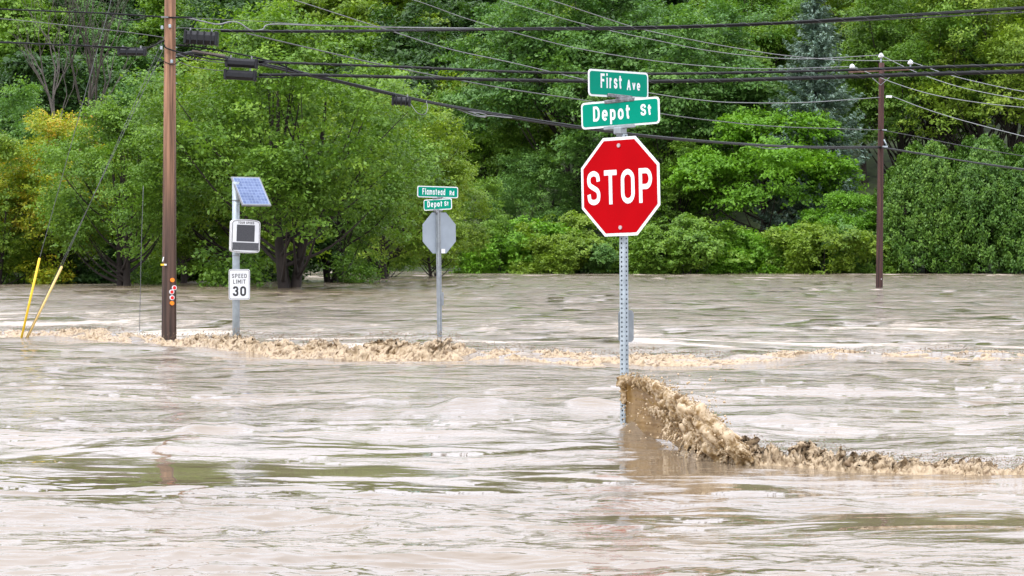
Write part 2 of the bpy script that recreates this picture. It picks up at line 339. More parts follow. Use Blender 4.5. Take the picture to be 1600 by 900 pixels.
PY0 = onwater(974, 674); SP = (at(974.5, 674, PY0).x, PY0)
def surf(x, y):
    x = np.asarray(x, float); y = np.asarray(y, float); return level(x, y)+waves(x, y)
def build_water():
    rows_px = np.concatenate([np.linspace(1130, 421.5, 1080)])
    Yr = np.array([onwater(0, p) for p in rows_px]); 
    Yr = np.concatenate([[-120, -40, -10, 2, 6], Yr, [260, 300]])
    k = np.concatenate([[-9, -4, -2, -1, -.5], np.linspace(-.31, .31, 1250), [.5, 1, 2, 4, 9]])
    Yg, K = np.meshgrid(Yr, k, indexing='ij'); X = K*np.maximum(Yg, 10)
    near = (Yg > 8)
    dy = np.gradient(Yr)[:, None]+0*K
    Z = level(X, Yg)+np.where(near, waves(X, Yg, np.maximum(dy, .006)), 0)
    d = Yg-ridge_Y(X, Yg)
    Z = Z+.10*np.exp(-((d-.25)/.35)**2)*(.6+.8*pn(X/.7, Yg/.4, 31))*near
    # aeration and foam: in a band behind the crest that also paints in reflected sky, near the splash wake and in thin scattered streaks
    st = pn(X/1.6+pn(X/.5, Yg/.3, 42)*.4, Yg/.28, 41)
    foam = .30*np.exp(-((d-.25)/.5)**2)+.12*sstep(.45, .8, st)*sstep(20, 34, Yg)
    foam = foam+.30*sstep(.0, .5, pn(X/5, Yg/1.3, 44))*np.exp(-((d-6)/5)**2)
    far = sstep(90, 150, Yg); foam = foam+.34*far*sstep(-.3, .4, pn(X/4, Yg/7, 43))*(.6+.8*sstep(-.3,.3,pn(X/1.3, Yg/3, 46)))
    for (x0, y0, x1, y1, wd, a) in WAKE:
        t = np.clip(((X-x0)*(x1-x0)+(Yg-y0)*(y1-y0))/((x1-x0)**2+(y1-y0)**2), 0, 1)
        dd = np.hypot(X-x0-t*(x1-x0), Yg-y0-t*(y1-y0)); foam = foam+a*np.exp(-(dd/wd)**2)
    V = np.stack([X, Yg, Z], -1).reshape(-1, 3); nr, nc = X.shape
    i = np.arange((nr-1)*nc).reshape(nr-1, nc)[:, :-1].ravel()
    fs = np.stack([i, i+1, i+nc+1, i+nc], 1)
    chop = .9+.6*sstep(-.4, .4, pn(X/4, Yg/2.4, 9))*sstep(17, 24, Yg)+1.8*sstep(22, 32, Yg)+2.2*sstep(42, 55, Yg)+2.0*sstep(70, 140, Yg)
    gust = pn(X/2.2+pn(X/.9, Yg/1.5, 93), Yg/(.6+Yg*.012), 91)+.7*pn(X/.8, Yg/(.3+Yg*.006), 92); chop = chop*np.clip(1+1.1*gust*sstep(22, 45, Yg), .12, 2.4)
    chop = chop*(1-.75*sstep(.12, .4, pn(X/5+3, Yg/1.6, 77))*sstep(26, 19, Yg))
    chop = chop*(1-.95*calmness(X, Yg))
    foam = foam+.30*sstep(.8, 3, d)*sstep(34, 8, d)*(.75+.5*pn(X/4, Yg/3, 47))+.16*sstep(2, 8, d)*np.clip(gust, -1, 1)  # broad pale band: part white water, part sky reflection painted as colour
    me = mesh_np('flood_water', V, fs, M_water, {'foam': foam.ravel(), 'chop': chop.ravel()}, True)
    o = link('flood_water', me); tag(o, kind='structure'); return o
def wp(px, py): Y = onwater(px, py); p = at(px, py, Y); return p.x, p.y
WK = [wp(*p) for p in ((1075, 712), (1180, 722), (1330, 735), (1480, 742), (1700, 748))]
WAKE = [(WK[i][0], WK[i][1], WK[i+1][0], WK[i+1][1], .14, .42) for i in range(4)]
for (a_, b_, c_, d_, w_, f_) in ((1366, 458, 1400, 460, .5, .6), (1240, 456, 1330, 462, .5, .4), (1000, 545, 1130, 550, .25, .4), (300, 640, 500, 634, .05, .2), (520, 640, 860, 650, .06, .25), (10, 700, 160, 706, .05, .25), (500, 595, 700, 600, .06, .2)):
    p_, q_ = wp(a_, b_), wp(c_, d_); WAKE.append((p_[0], p_[1], q_[0], q_[1], w_, f_))
build_water()
def hill(x, y):
    sh = 172+16*(x < 5)+3*np.sin(x*.11)+0*y
    s = np.maximum(y-sh-4, 0)
    z = -.9+1.6*sstep(-6, 6, y-sh)+.23*s*sstep(0, 50, s)
    z = np.where(y > 430, np.minimum(z, .23*258), z); return z+.5*pn(x/9, y/9, 60)*sstep(0, 20, y-sh)
def build_ground():
    ys = np.concatenate([[-2500, -800, -200, 0, 60, 120], np.linspace(150, 420, 100), [520, 800, 1500, 3500]])
    xs = np.concatenate([[-3500, -1200, -500, -300], np.linspace(-200, 200, 110), [300, 500, 1200, 3500]])
    Y, X = np.meshgrid(ys, xs, indexing='ij'); Z = hill(X, Y)
    V = np.stack([X, Y, Z], -1).reshape(-1, 3); nr, nc = X.shape
    i = np.arange((nr-1)*nc).reshape(nr-1, nc)[:, :-1].ravel(); fs = np.stack([i, i+1, i+nc+1, i+nc], 1)
    m, n, b = new_mat('forest_floor'); L = n.links.new
    tc = node(n, 'ShaderNodeTexCoord'); z = node(n, 'ShaderNodeTexNoise'); z.inputs['Scale'].default_value = .8; z.inputs['Detail'].default_value = 8; L(tc.outputs['Object'], z.inputs[0])
    cr = node(n, 'ShaderNodeValToRGB'); e = cr.color_ramp.elements; e[0].position = .35; e[0].color = (.02, .03, .01, 1); e[1].position = .7; e[1].color = (.05, .08, .02, 1)
    L(z.outputs[0], cr.inputs[0]); L(cr.outputs[0], b.inputs['Base Color']); b.inputs['Roughness'].default_value = .95
    o = link('ground', mesh_np('ground', V, fs, m, None, True)); tag(o, kind='structure')
build_ground()
# ------------------------------------------------------------------ broken water: many drops melted into one skin
def ico(sub):
    import bmesh
    bm = bmesh.new(); bmesh.ops.create_icosphere(bm, subdivisions=sub, radius=1); bm.verts.index_update()
    V = np.array([v.co[:] for v in bm.verts]); Fc = np.array([[v.index for v in f.verts] for f in bm.faces]); bm.free(); return V, Fc
IV, IF = ico(2); IV1, IF1 = ico(1)
def melt(name, C, R, voxel, mat, rough=0.0, rs=8.0, drops=None, squash=1.0):
    C = np.asarray(C); R = np.asarray(R); org = C.mean(0); org[2] = 0
    V = (C[:, None, :]-org+IV[None]*R[:, None, None]*np.array([1, 1, squash])).reshape(-1, 3)
    fs = (IF[None]+(np.arange(len(C))*len(IV))[:, None, None]).reshape(-1, 3)
    tmp = link('tmp', mesh_np('tmp', V, fs, mat)); md = tmp.modifiers.new('r', 'REMESH'); md.mode = 'VOXEL'; md.voxel_size = voxel; md.use_smooth_shade = True
    sm = tmp.modifiers.new('s', 'SMOOTH'); sm.iterations = 4; sm.factor = .5
    dg = bpy.context.evaluated_depsgraph_get(); ev = tmp.evaluated_get(dg); me = bpy.data.meshes.new_from_object(ev)
    old = tmp.data; bpy.data.objects.remove(tmp); bpy.data.meshes.remove(old)
    n = len(me.vertices); P = np.empty(n*3, np.float32); me.vertices.foreach_get('co', P); P = P.reshape(-1, 3)
    Nn = np.empty(n*3, np.float32); me.vertices.foreach_get('normal', Nn); Nn = Nn.reshape(-1, 3)
    Q = P+np.stack([pn3(P*rs*.6), pn3(P*rs*.6+9), pn3(P*rs*.6+21)], 1)*.35/rs
    a = 1-2*np.abs(pn3(Q*rs)); b = 1-2*np.abs(pn3(Q*rs*2.3+5)); c = pn3(Q*rs*5)
    P = P+Nn*((a*.9+b*.55+c*.25-.35)*rough)[:, None]
    froth_tone = np.clip(.42+.42*a+.28*b+.3*c+.45*pn3(P*rs*.35+3)-.1, 0, 1)  # pale foam on the ridges, shade of the hollows put into the colour
    me.vertices.foreach_set('co', P.astype(np.float32).ravel()); me.name = name; me.materials.clear(); me.materials.append(mat)
    me.polygons.foreach_set('use_smooth', np.ones(len(me.polygons), bool)); me.update()
    at_ = me.attributes.new('froth_tone', 'FLOAT', 'POINT'); at_.data.foreach_set('value', froth_tone.astype(np.float32))
    return link(name, me, None, tuple(org))
def churn(name, path_x, path_y, half, hfun, step, mat, f0, label, seed, foam0=0.0):
    """torn froth: a fine strip whose surface is folded by warped 3-D noise"""
    xs = np.arange(path_x[0], path_x[-1], step); ds = np.arange(-half, half, step*1.15); D, X = np.meshgrid(ds, xs, indexing='ij')
    Yc = np.interp(X, path_x, path_y); Yw = Yc+D+.35*half*pn(X/(half*2.2), X*0+seed, seed); H = hfun(X); t = np.clip(np.abs(D)/half, 0, 1)
    env = (1-t**2.2)*np.where(D < 0, 1, .9); P = np.stack([X*f0, (Yc+D)*f0, np.zeros_like(X)], -1).reshape(-1, 3)
    W = np.stack([pn3(P*.7+seed), pn3(P*.7+seed+11), pn3(P*.7+seed+23)], -1); P2 = P+W*.9
    a = (1-2*np.abs(pn3(P2*.45))).reshape(X.shape); b = (1-2*np.abs(pn3(P2*1.3+4))).reshape(X.shape); c = (1-2*np.abs(pn3(P2*3.1+8))).reshape(X.shape); e = pn3(P2*7+15).reshape(X.shape)
    gate = np.clip(.72+1.3*pn(X*f0*.16, D*f0*.3, seed+3), .12, 1.4)
    rag = np.clip(env*1.6-.35-.45*pn(X*f0*.9, D*f0*1.6, seed+5), 0, 1)
    z = H*gate*rag*(.42+.34*a+.16*b)
    P3 = np.stack([X*f0*.75, (Yc+D)*f0*.9, z*f0*1.6], -1).reshape(-1, 3); W = np.stack([pn3(P3*.8+seed), pn3(P3*.8+seed+11), pn3(P3*.8+seed+23)], -1); P3 = P3+W*.8
    b = (1-2*np.abs(pn3(P3*1.1+4))).reshape(X.shape); c = (1-2*np.abs(pn3(P3*2.6+8))).reshape(X.shape); e = pn3(P3*5.5+15).reshape(X.shape)
    z = z+H*np.minimum(gate, 1)*rag*(.17*b+.07*c+.08*e)
    lev = level(X, Yw)+waves(X, Yw, np.full_like(X, .05))*.7
    Z = lev-.03+z*1.0+.02*env; Wx = W.reshape(X.shape+(3,))
    k = H*gate*rag; Xo = X+Wx[..., 0]*k*.4+.1*k*b; Yo = Yw+Wx[..., 1]*k*.3-.1*k*a
    froth_tone = np.clip(.44+.10*a+.34*b+.26*c+.26*e+foam0, 0, 1)  # follows the folds: foam pales the ridges, hollow shade is painted darker
    org = np.array([X.mean(), Yc.mean(), 0]); V = np.stack([Xo, Yo, Z], -1).reshape(-1, 3)-org; nr, nc = X.shape
    i = np.arange((nr-1)*nc).reshape(nr-1, nc)[:, :-1].ravel(); fs = np.stack([i, i+1, i+nc+1, i+nc], 1)
    keep = (rag.ravel()[i] > .01) | (rag.ravel()[i+nc+1] > .01); fs = fs[keep]
    me = mesh_np(name, V, fs, mat, {'froth_tone': froth_tone.ravel()}, True)
    o = link(name, me, None, tuple(org)); tag(o, label, 'foam', kind='stuff'); return org
def drops(name, C, R, mat, parent):
    C = np.array(C); R = np.array(R); v, f = IV1, IF1; V = (C[:, None]+v[None]*R[:, None, None]).reshape(-1, 3)
    return link(name, mesh_np(name, V, (f[None]+(np.arange(len(C))*len(v))[:, None, None]).reshape(-1, 3), mat, {'froth_tone': np.repeat(np.random.RandomState(1).uniform(.1, .75, len(C)), len(v))}, True), parent)
HX = [-60, 60, 110, 180, 240, 300, 370, 440, 500, 560, 600, 650, 700, 740, 790, 850, 960, 1010, 1060, 1150, 1300, 1400, 1480, 1600, 1720]
HV = [9, 13, 17, 20, 12, 20, 30, 24, 30, 28, 33, 29, 36, 22, 19, 17, 13, 18, 12, 11, 13, 10, 15, 11, 9]
def crest():
    pxs = np.linspace(-90, 1710, 120); Ys = np.interp(pxs, RPX, RY)+.35; X = (pxs-800)/F*Ys
    hf = lambda x: np.interp(x, X, np.interp(pxs, HX, HV)/80*.58)
    org = churn('breaking_crest', X, Ys, .85, hf, .013, M_froth, 9.5, 'long line of churning tan froth breaking across the flood past the poles and the far sign', 2)
    rg = np.random.RandomState(6); C = []; R = []
    for _ in range(7000):
        px = rg.uniform(-60, 1650); h = np.interp(px, HX, HV)/80
        if rg.rand() > h/.35: continue
        Y = np.interp(px, RPX, RY)+rg.uniform(0, .7); C.append(((px-800)/F*Y-org[0], Y-org[1], .05+h*rg.rand()**.6*1.0-.02)); R.append(rg.uniform(.004, .010))
    drops('droplets', C, R, M_froth, bpy.data.objects['breaking_crest'])
crest()
FX = [940, 974, 1075, 1180, 1330, 1480, 1700]; FY = [PY0, PY0]+[w_[1] for w_ in WK]
def splash():
    rg = np.random.RandomState(4); C = []; R = []
    TX = [974, 985, 1000, 1025, 1050, 1067, 1093, 1113, 1133, 1145, 1165]; TY = [590, 590, 592, 600, 612, 624, 637, 651, 674, 692, 707]
    BX = [974, 1000, 1025, 1045, 1060, 1080, 1110, 1165]; BY = [679, 676, 674, 676, 688, 700, 708, 716]
    top = lambda p: np.interp(p, TX, TY)+6*float(pn(np.array(p/9.0), np.array(.3), 64))*min(1, max(0, (p-985)/30)); bot = lambda p: np.interp(p, BX, BY)
    yy = lambda p: float(np.interp(p, FX, FY))
    # the thin sheet thrown up by the post, ribbed along the flow
    nu, ns = 90, 150; V = []; base = Vector((SP[0], PY0, 0))
    for a in range(nu+1):
        u = a/nu
        for c in range(ns+1):
            q = c/ns; xb = 974+98*q; xt = 974+186*q; pb = (xb, bot(xb)); pt = (xt, top(xt)+3)
            px = pb[0]+(pt[0]-pb[0])*u; py = pb[1]+(pt[1]-pb[1])*u+12*(1-u)**6
            rib = .8*(.012*math.sin(u*38+q*2)+.008*math.sin(u*83+q*5+1)+.006*math.sin(u*17+q*9))*min(1, q*3)
            Y = yy(px)+.30*math.sin(math.pi*min(1, q*.95))*(1-.55*u)+rib+.05
            V.append(tuple(at(px, py, Y)-base))
    fs = [(a*(ns+1)+c, a*(ns+1)+c+1, (a+1)*(ns+1)+c+1, (a+1)*(ns+1)+c) for a in range(nu) for c in range(ns)]
    root = empty('water_splash', base, 'tan muddy splash thrown up to the right where the current hits the stop sign post', 'splash')
    sh = link('water_sheet', mesh_np('water_sheet', V, fs, M_sheet, None, True), root); so_ = sh.modifiers.new('thickness', 'SOLIDIFY'); so_.thickness = .012
    # knobs rolling over along the upper edge
    for _ in range(620):
        px = 978+180*rg.rand()**.85; t = top(px); b = bot(px); f = min(1, (px-974)/95); dep = abs(rg.normal(0, .30 if px > 1035 else .12))
        py = t+(b-t)*min(.95, dep*(.35+.9*f)); lump = .5+.9*max(0, .5+float(pn(px/13, py/10, 55)))
        p = at(px, py, yy(px)-.02-.22*f*rg.rand()*lump); r0 = rg.uniform(.009, .034)*(.5+.6*f)*lump
        a = .35+.55*f+rg.normal(0, .3); sl = rg.uniform(.03, .11)*(.4+f)
        for k in range(7): C.append((p.x+math.cos(a)*sl*k*.25, p.y-.008*k, p.z-math.sin(a)*sl*k*.22)); R.append(max(.006, r0*(1-.10*k)))
    for _ in range(150):
        q = rg.uniform(.25, 1.0); u = rg.uniform(.35, 1.0); r0 = rg.uniform(.005, .014); n_ = 16
        for k in range(n_):
            qq = q+.16*k/n_; uu = u-.02*k/n_; xb = 974+98*min(qq, 1.1); xt = 974+186*min(qq, 1.06)
            px = xb+(xt-xb)*uu; py = bot(xb)+(top(xt)+3-bot(xb))*uu; f = min(1, (px-974)/95)
            p = at(px, py, yy(px)+.30*math.sin(math.pi*min(1, qq*.95))*(1-.55*uu)-.05-.16*f*(k/n_)); C.append((p.x, p.y, p.z+rg.normal(0, .002))); R.append(r0*(.6+.6*math.sin(k*.9+u*20)**2))
    # threads of water hanging and flung from the roll
    for _ in range(95):
        px = rg.uniform(1038, 1150); b = bot(px); py = b-rg.uniform(0, 22); p = at(px, py, yy(px)-rg.uniform(.05, .22)); vx, vz = rg.uniform(-.5, .25), rg.uniform(-.5, .15); r0 = rg.uniform(.006, .011)
        for k in range(11): t = k*.022; C.append((p.x+vx*t, p.y-.3*t, p.z+vz*t-2.6*t*t)); R.append(r0*(1-.05*k))
    for _ in range(60):
        px = rg.uniform(974, 1120); t_ = top(px); p = at(px, t_+3, yy(px)); vx, vz = rg.uniform(-.3, .6), rg.uniform(.3, 1.3); r0 = rg.uniform(.006, .012)
        for k in range(6): t = k*.014; C.append((p.x+vx*t, p.y, p.z+vz*t-2*t*t)); R.append(r0*(1-.08*k))
    # film wrapped round the post
    for _ in range(420):
        py = rg.uniform(588, 630); p = at(974+rg.normal(0, 4.5)*(1 if py < 604 else .5), py, PY0-.055-rg.rand()*.02); C.append(tuple(p)); R.append(rg.uniform(.006, .014)*(1.2 if py < 606 else .55))
    # drops in the air
    for _ in range(420):
        px = 965+175*rg.rand(); py = top(px)+rg.normal(25, 42); 
        if py < 583 or py > 722: continue
        p = at(px, py, yy(px)-rg.uniform(.1, .4)); C.append(tuple(p)); R.append(rg.uniform(.0045, .009))
    D_ = []; DR = []
    for _ in range(5200):
        px = 970+200*rg.rand(); t = top(px); b = bot(px); u_ = rg.rand(); py = t+(b-t)*u_-abs(rg.normal(0, 5))*(u_ < .3)-4*(u_ < .1)
        if px < 1035 and u_ > .22 and rg.rand() > .06: continue
        p = at(px, py, yy(px)-.05-.28*rg.rand()*min(1, (px-965)/90)); D_.append(tuple(Vector(p)-base)); DR.append(rg.uniform(.0018, .0052))
    drops('droplets', D_, DR, M_spray, root)
    o = melt('spray', C, R, .0062, M_spray, .009, 7); o.location = Vector(o.location)-base; o.parent = root
    # the tumbling wake that runs on from it
    pxs = np.linspace(1060, 1720, 60); Ys = np.interp(pxs, FX, FY)+.02; X = (pxs-800)/F*Ys
    WX = [1060, 1120, 1180, 1230, 1285, 1330, 1380, 1420, 1480, 1540, 1600, 1720]; WV = [14, 24, 30, 22, 32, 22, 19, 18, 21, 16, 18, 14]
    hf = lambda x: np.interp(x, X, np.interp(pxs, WX, WV)/165*.98)
    org = churn('splash_wake', X, Ys, .27, hf, .0058, M_froth, 25, 'band of tumbling tan froth trailing right from the splash to the picture edge', 7, .05)
    C = []; R = []
    for _ in range(2600):
        px = rg.uniform(1090, 1640); h = np.interp(px, WX, WV)/165; Y = yy(px)+rg.normal(0, .1); C.append(((px-800)/F*Y-org[0], Y-org[1], .04+h*rg.rand()**.6*1.05)); R.append(rg.uniform(.0018, .0048))
    drops('droplets', C, R, M_froth, bpy.data.objects['splash_wake'])
splash()
# ------------------------------------------------------------------ lettering: single-line strokes of constant width
def arc(cx, cy, rx, ry, a0, a1, n=9): return [(cx+rx*math.cos(math.radians(a0+(a1-a0)*i/n)), cy+ry*math.sin(math.radians(a0+(a1-a0)*i/n))) for i in range(n+1)]
def spl(P, n=6):
    out = []; P = [Vector((p[0], p[1])) for p in P]; Q = [P[0]*2-P[1]]+P+[P[-1]*2-P[-2]]
    for i in range(1, len(Q)-2):
        for k in range(n):
            t = k/n; a, b, c, d = Q[i-1], Q[i], Q[i+1], Q[i+2]
            out.append(tuple(.5*((2*b)+(c-a)*t+(2*a-5*b+4*c-d)*t*t+(3*b-a-3*c+d)*t**3)))
    out.append(tuple(P[-1])); return out
XH = .73
OV = [(0, .5)]+arc(.5, .74, .5, .26, 180, 0, 10)+arc(.5, .26, .5, .26, 0, -180, 10)+[(0, .5)]
S_ = spl([(.98, .72), (.90, .92), (.5, 1), (.10, .92), (.0, .74), (.12, .60), (.5, .5), (.88, .40), (1, .25), (.90, .07), (.5, 0), (.10, .07), (.0, .28)], 4)
BOWL = arc(.5, .66, .5, .34, 180, 0, 8)+arc(.5, .34, .5, .34, 0, -180, 8)+[(0, .66)]
G = { # char: (width, [(kind, points, ylo, yhi)])
 'S': (.60, [('C', S_, 0, 1)]), 'T': (.58, [('L', [(0, 1), (1, 1)], 0, 1), ('L', [(.5, 1), (.5, 0)], 0, 1)]),
 'O': (.62, [('C', OV, 0, 1)]), '0': (.62, [('C', OV, 0, 1)]),
 'P': (.60, [('L', [(0, 0), (0, 1)], 0, 1), ('C', [(0, 1), (.55, 1)]+arc(.55, .73, .45, .27, 90, -90, 10)+[(0, .46)], 0, 1)]),
 'F': (.52, [('L', [(0, 0), (0, 1)], 0, 1), ('L', [(0, 1), (1, 1)], 0, 1), ('L', [(0, .54), (.8, .54)], 0, 1)]),
 'E': (.52, [('L', [(0, 0), (0, 1)], 0, 1), ('L', [(0, 1), (1, 1)], 0, 1), ('L', [(0, .52), (.85, .52)], 0, 1), ('L', [(0, 0), (1, 0)], 0, 1)]),
 'L': (.50, [('L', [(0, 1), (0, 0)], 0, 1), ('L', [(0, 0), (1, 0)], 0, 1)]), 'I': (0, [('L', [(0, 0), (0, 1)], 0, 1)]),
 'D': (.62, [('L', [(0, 0), (0, 1)], 0, 1), ('C', [(0, 1), (.45, 1)]+arc(.45, .6, .55, .4, 90, 0, 6)+arc(.45, .4, .55, .4, 0, -90, 6)+[(0, 0)], 0, 1)]),
 'A': (.66, [('C', [(0, -.1), (.5, 1.05)], 0, 1), ('C', [(1, -.1), (.5, 1.05)], 0, 1), ('C', [(.18, .3), (.82, .3)], 0, 1)]),
 'M': (.74, [('L', [(0, 0), (0, 1)], 0, 1), ('L', [(1, 0), (1, 1)], 0, 1), ('C', [(0, 1), (.5, .3), (1, 1)], 0, 1)]),
 'Y': (.62, [('C', [(0, 1.08), (.5, .45)], 0, 1), ('C', [(1, 1.08), (.5, .45)], 0, 1), ('L', [(.5, .45), (.5, 0)], 0, 1)]),
 'U': (.60, [('C', [(0, 1.08), (0, .3)]+arc(.5, .3, .5, .3, 180, 360, 10)+[(1, 1.08)], 0, 1)]),
 'R': (.60, [('L', [(0, 0), (0, 1)], 0, 1), ('C', [(0, 1), (.55, 1)]+arc(.55, .74, .45, .26, 90, -90, 10)+[(0, .48)], 0, 1), ('C', [(.5, .48), (1, -.06)], 0, 1)]),
 '3': (.60, [('C', spl([(.02, .78), (.15, .95), (.5, 1), (.88, .93), (.97, .76), (.85, .58), (.45, .53)], 4), 0, 1), ('C', spl([(.45, .53), (.88, .47), (1, .27), (.88, .06), (.5, 0), (.12, .06), (0, .26)], 4), 0, 1)]),
 'i': (0, [('L', [(0, 0), (0, 1)], 0, XH), ('L', [(0, 0), (0, .02)], .85, 1.02)]),
 'l': (0, [('L', [(0, 0), (0, 1)], 0, 1)]),
 'r': (.34, [('L', [(0, 0), (0, 1)], 0, XH), ('C', spl([(0, .62), (.3, .93), (1.1, 1)], 4), 0, XH)]),
 's': (.46, [('C', S_, 0, XH)]),
 't': (.36, [('C', [(.35, 1.1), (.35, .22), (.5, .03), (1.1, 0)], 0, .92), ('L', [(0, 1), (1, 1)], 0, XH)]),
 'v': (.56, [('C', [(0, 1.1), (.5, -.02)], 0, XH), ('C', [(1, 1.1), (.5, -.02)], 0, XH)]),
 'e': (.54, [('L', [(.05, .5), (.95, .5)], 0, XH), ('C', [(1, .5)]+arc(.5, .6, .5, .4, 0, 180, 10)+arc(.5, .4, .5, .4, 180, 320, 8), 0, XH)]),
 'o': (.54, [('C', [(0, .5)]+arc(.5, .6, .5, .4, 180, 0, 10)+arc(.5, .4, .5, .4, 0, -180, 10)+[(0, .5)], 0, XH)]),
 'p': (.52, [('L', [(0, 0), (0, 1)], -.27, XH), ('C', BOWL, 0, XH)]),
 'd': (.52, [('L', [(1, 0), (1, 1)], 0, 1), ('C', BOWL, 0, XH)]),
 'a': (.52, [('L', [(1, 0), (1, 1)], 0, XH), ('C', BOWL, 0, XH)]),
 'm': (.80, [('L', [(0, 0), (0, 1)], 0, XH), ('C', [(0, .6)]+arc(.25, .72, .25, .28, 180, 0, 8)+[(.5, -.1)], 0, XH), ('C', [(.5, .6)]+arc(.75, .72, .25, .28, 180, 0, 8)+[(1, -.1)], 0, XH)]),
}
def text_mb(s, ht, width, cx, z0, y, t=.15, sp=.22, space=.45):
    """string s, cap height ht, squeezed to width, centred at cx, baseline z0, on the plane y (facing -y)"""
    adv = 0; items = []
    for ch in s:
        if ch == ' ': adv += space; continue
        w_, st = G[ch]; w_ = max(w_, t); items.append((ch, adv, w_, st)); adv += w_+sp
    tot = adv-sp; sx = width/tot; mb = MB(); layer = 0
    for ch, a, w_, st in items:
        for kind, P, lo, hi in st:
            T = t; H_ = hi-lo
            pts = [Vector((a+T/2+p[0]*(w_-T) if w_ > T else a+T/2, lo+T/2+p[1]*(H_-T))) for p in P]
            if kind == 'L':
                d0 = (pts[0]-pts[1]).normalized(); pts[0] = pts[0]+d0*T/2; pts[-1] = pts[-1]-d0*T/2
            closed = kind == 'C' and (pts[0]-pts[-1]).length < 1e-4
            if closed: pts = pts[:-1]
            n = len(pts); Lp = []; Rp = []
            pts = [p for i, p in enumerate(pts) if i == 0 or (p-pts[i-1]).length > 1e-5]; n = len(pts)
            for i in range(n):
                a_ = pts[i-1] if (i > 0 or closed) else pts[i]; b_ = pts[(i+1) % n] if (i < n-1 or closed) else pts[i]
                if a_ is pts[i]: t1 = t2 = (b_-pts[i]).normalized()
                elif b_ is pts[i]: t1 = t2 = (pts[i]-a_).normalized()
                else: t1 = (pts[i]-a_).normalized(); t2 = (b_-pts[i]).normalized()
                tt = (t1+t2); tt = tt.normalized() if tt.length > 1e-6 else t1
                nn = Vector((-tt.y, tt.x)); c_ = max(.5, tt.dot(t1)); nn = nn*(T/2/c_); Lp.append(pts[i]+nn); Rp.append(pts[i]-nn)
            yy = y-.0004*(layer % 4+1); layer += 1
            conv = lambda q: (cx+(q.x-tot/2)*sx, yy, z0+q.y*ht)
            V = [conv(q) for q in Lp]+[conv(q) for q in Rp]; m_ = n if closed else n-1
            mb.add(V, [(i, n+i, n+(i+1) % n, (i+1) % n) for i in range(m_)])
    return mb
def frame(yaw, roll=0.0): return Matrix.Rotation(yaw, 3, 'Z') @ Matrix.Rotation(-roll, 3, 'Y')
def holder(name, parent, c, R, mb, mat):
    """part whose mesh is laid out in its own plane, turned by R and put at c (local to parent)"""
    return mb.build(name, mat, parent, None, Matrix.Translation(c) @ R.to_4x4())
def disc(cx, cz, r, y0, y1, n=12): return MB().prism([(cx+r*math.cos(-2*math.pi*i/n), cz+r*math.sin(-2*math.pi*i/n)) for i in range(n)], y0, y1)
def octagon(r, cx=0, cz=0): R_ = r/math.cos(math.pi/8); return [(cx+R_*math.cos(math.pi/8-math.pi/4*i), cz+R_*math.sin(math.pi/8-math.pi/4*i)) for i in range(8)]
def post_tube(h, side, pitch, rh, z0=-1.0):
    """square tube seen on its corner, each wall punched with a column of holes"""
    mb = MB(); s = side/2; corners = [(0, -side*.7071), (side*.7071, 0), (0, side*.7071), (-side*.7071, 0)]
    n = int((h-z0)/pitch)
    for k in range(4):
        (ax, ay), (bx, by) = corners[k], corners[(k+1) % 4]
        f = lambda u, z: (ax+(bx-ax)*u, ay+(by-ay)*u, z)
        ch = .09
        if k in (0, 3):
            for i in range(n):
                zc = z0+(i+.5)*pitch; q = pitch/2; O = [(1-ch, zc), (1-ch, zc+q), (.5, zc+q), (ch, zc+q), (ch, zc), (ch, zc-q), (.5, zc-q), (1-ch, zc-q)]
                I = [(.5+rh/side*math.cos(math.pi/4*j), zc+rh*math.sin(math.pi/4*j)) for j in range(8)]
                mb.add([f(*p) for p in O]+[f(*p) for p in I], [(j, (j+1) % 8, 8+(j+1) % 8, 8+j) for j in range(8)])
        else: mb.add([f(ch, z0), f(1-ch, z0), f(1-ch, z0+n*pitch), f(ch, z0+n*pitch)], [(0, 1, 2, 3)])
        (cx_, cy_) = corners[(k+2) % 4]
        g = lambda u, z: (bx+(cx_-bx)*u, by+(cy_-by)*u, z)
        zt = z0+n*pitch
        mb.add([f(1-ch, z0), g(ch, z0), g(ch, zt), f(1-ch, zt)], [(0, 1, 2, 3)])
    return mb, z0+n*pitch
def blade(parent, c, yaw, roll, wd, ht, words, name, b=.019, lab=None):
    R = frame(yaw, roll)
    o = holder(name, parent, c, R, MB().prism(rrect(wd, ht, .04), -.003, .003), M_white)
    if lab: o['label'] = lab
    holder('green_field', o, c, R, MB().prism(rrect(wd-2*b, ht-2*b, .028), -.0055, -.0032), M_green)
    for (s, h_, w_, cx, z0, t) in words: holder('lettering', o, c, R, text_mb(s, h_, w_, cx, z0, -.0058, t), M_white)
    return o, R
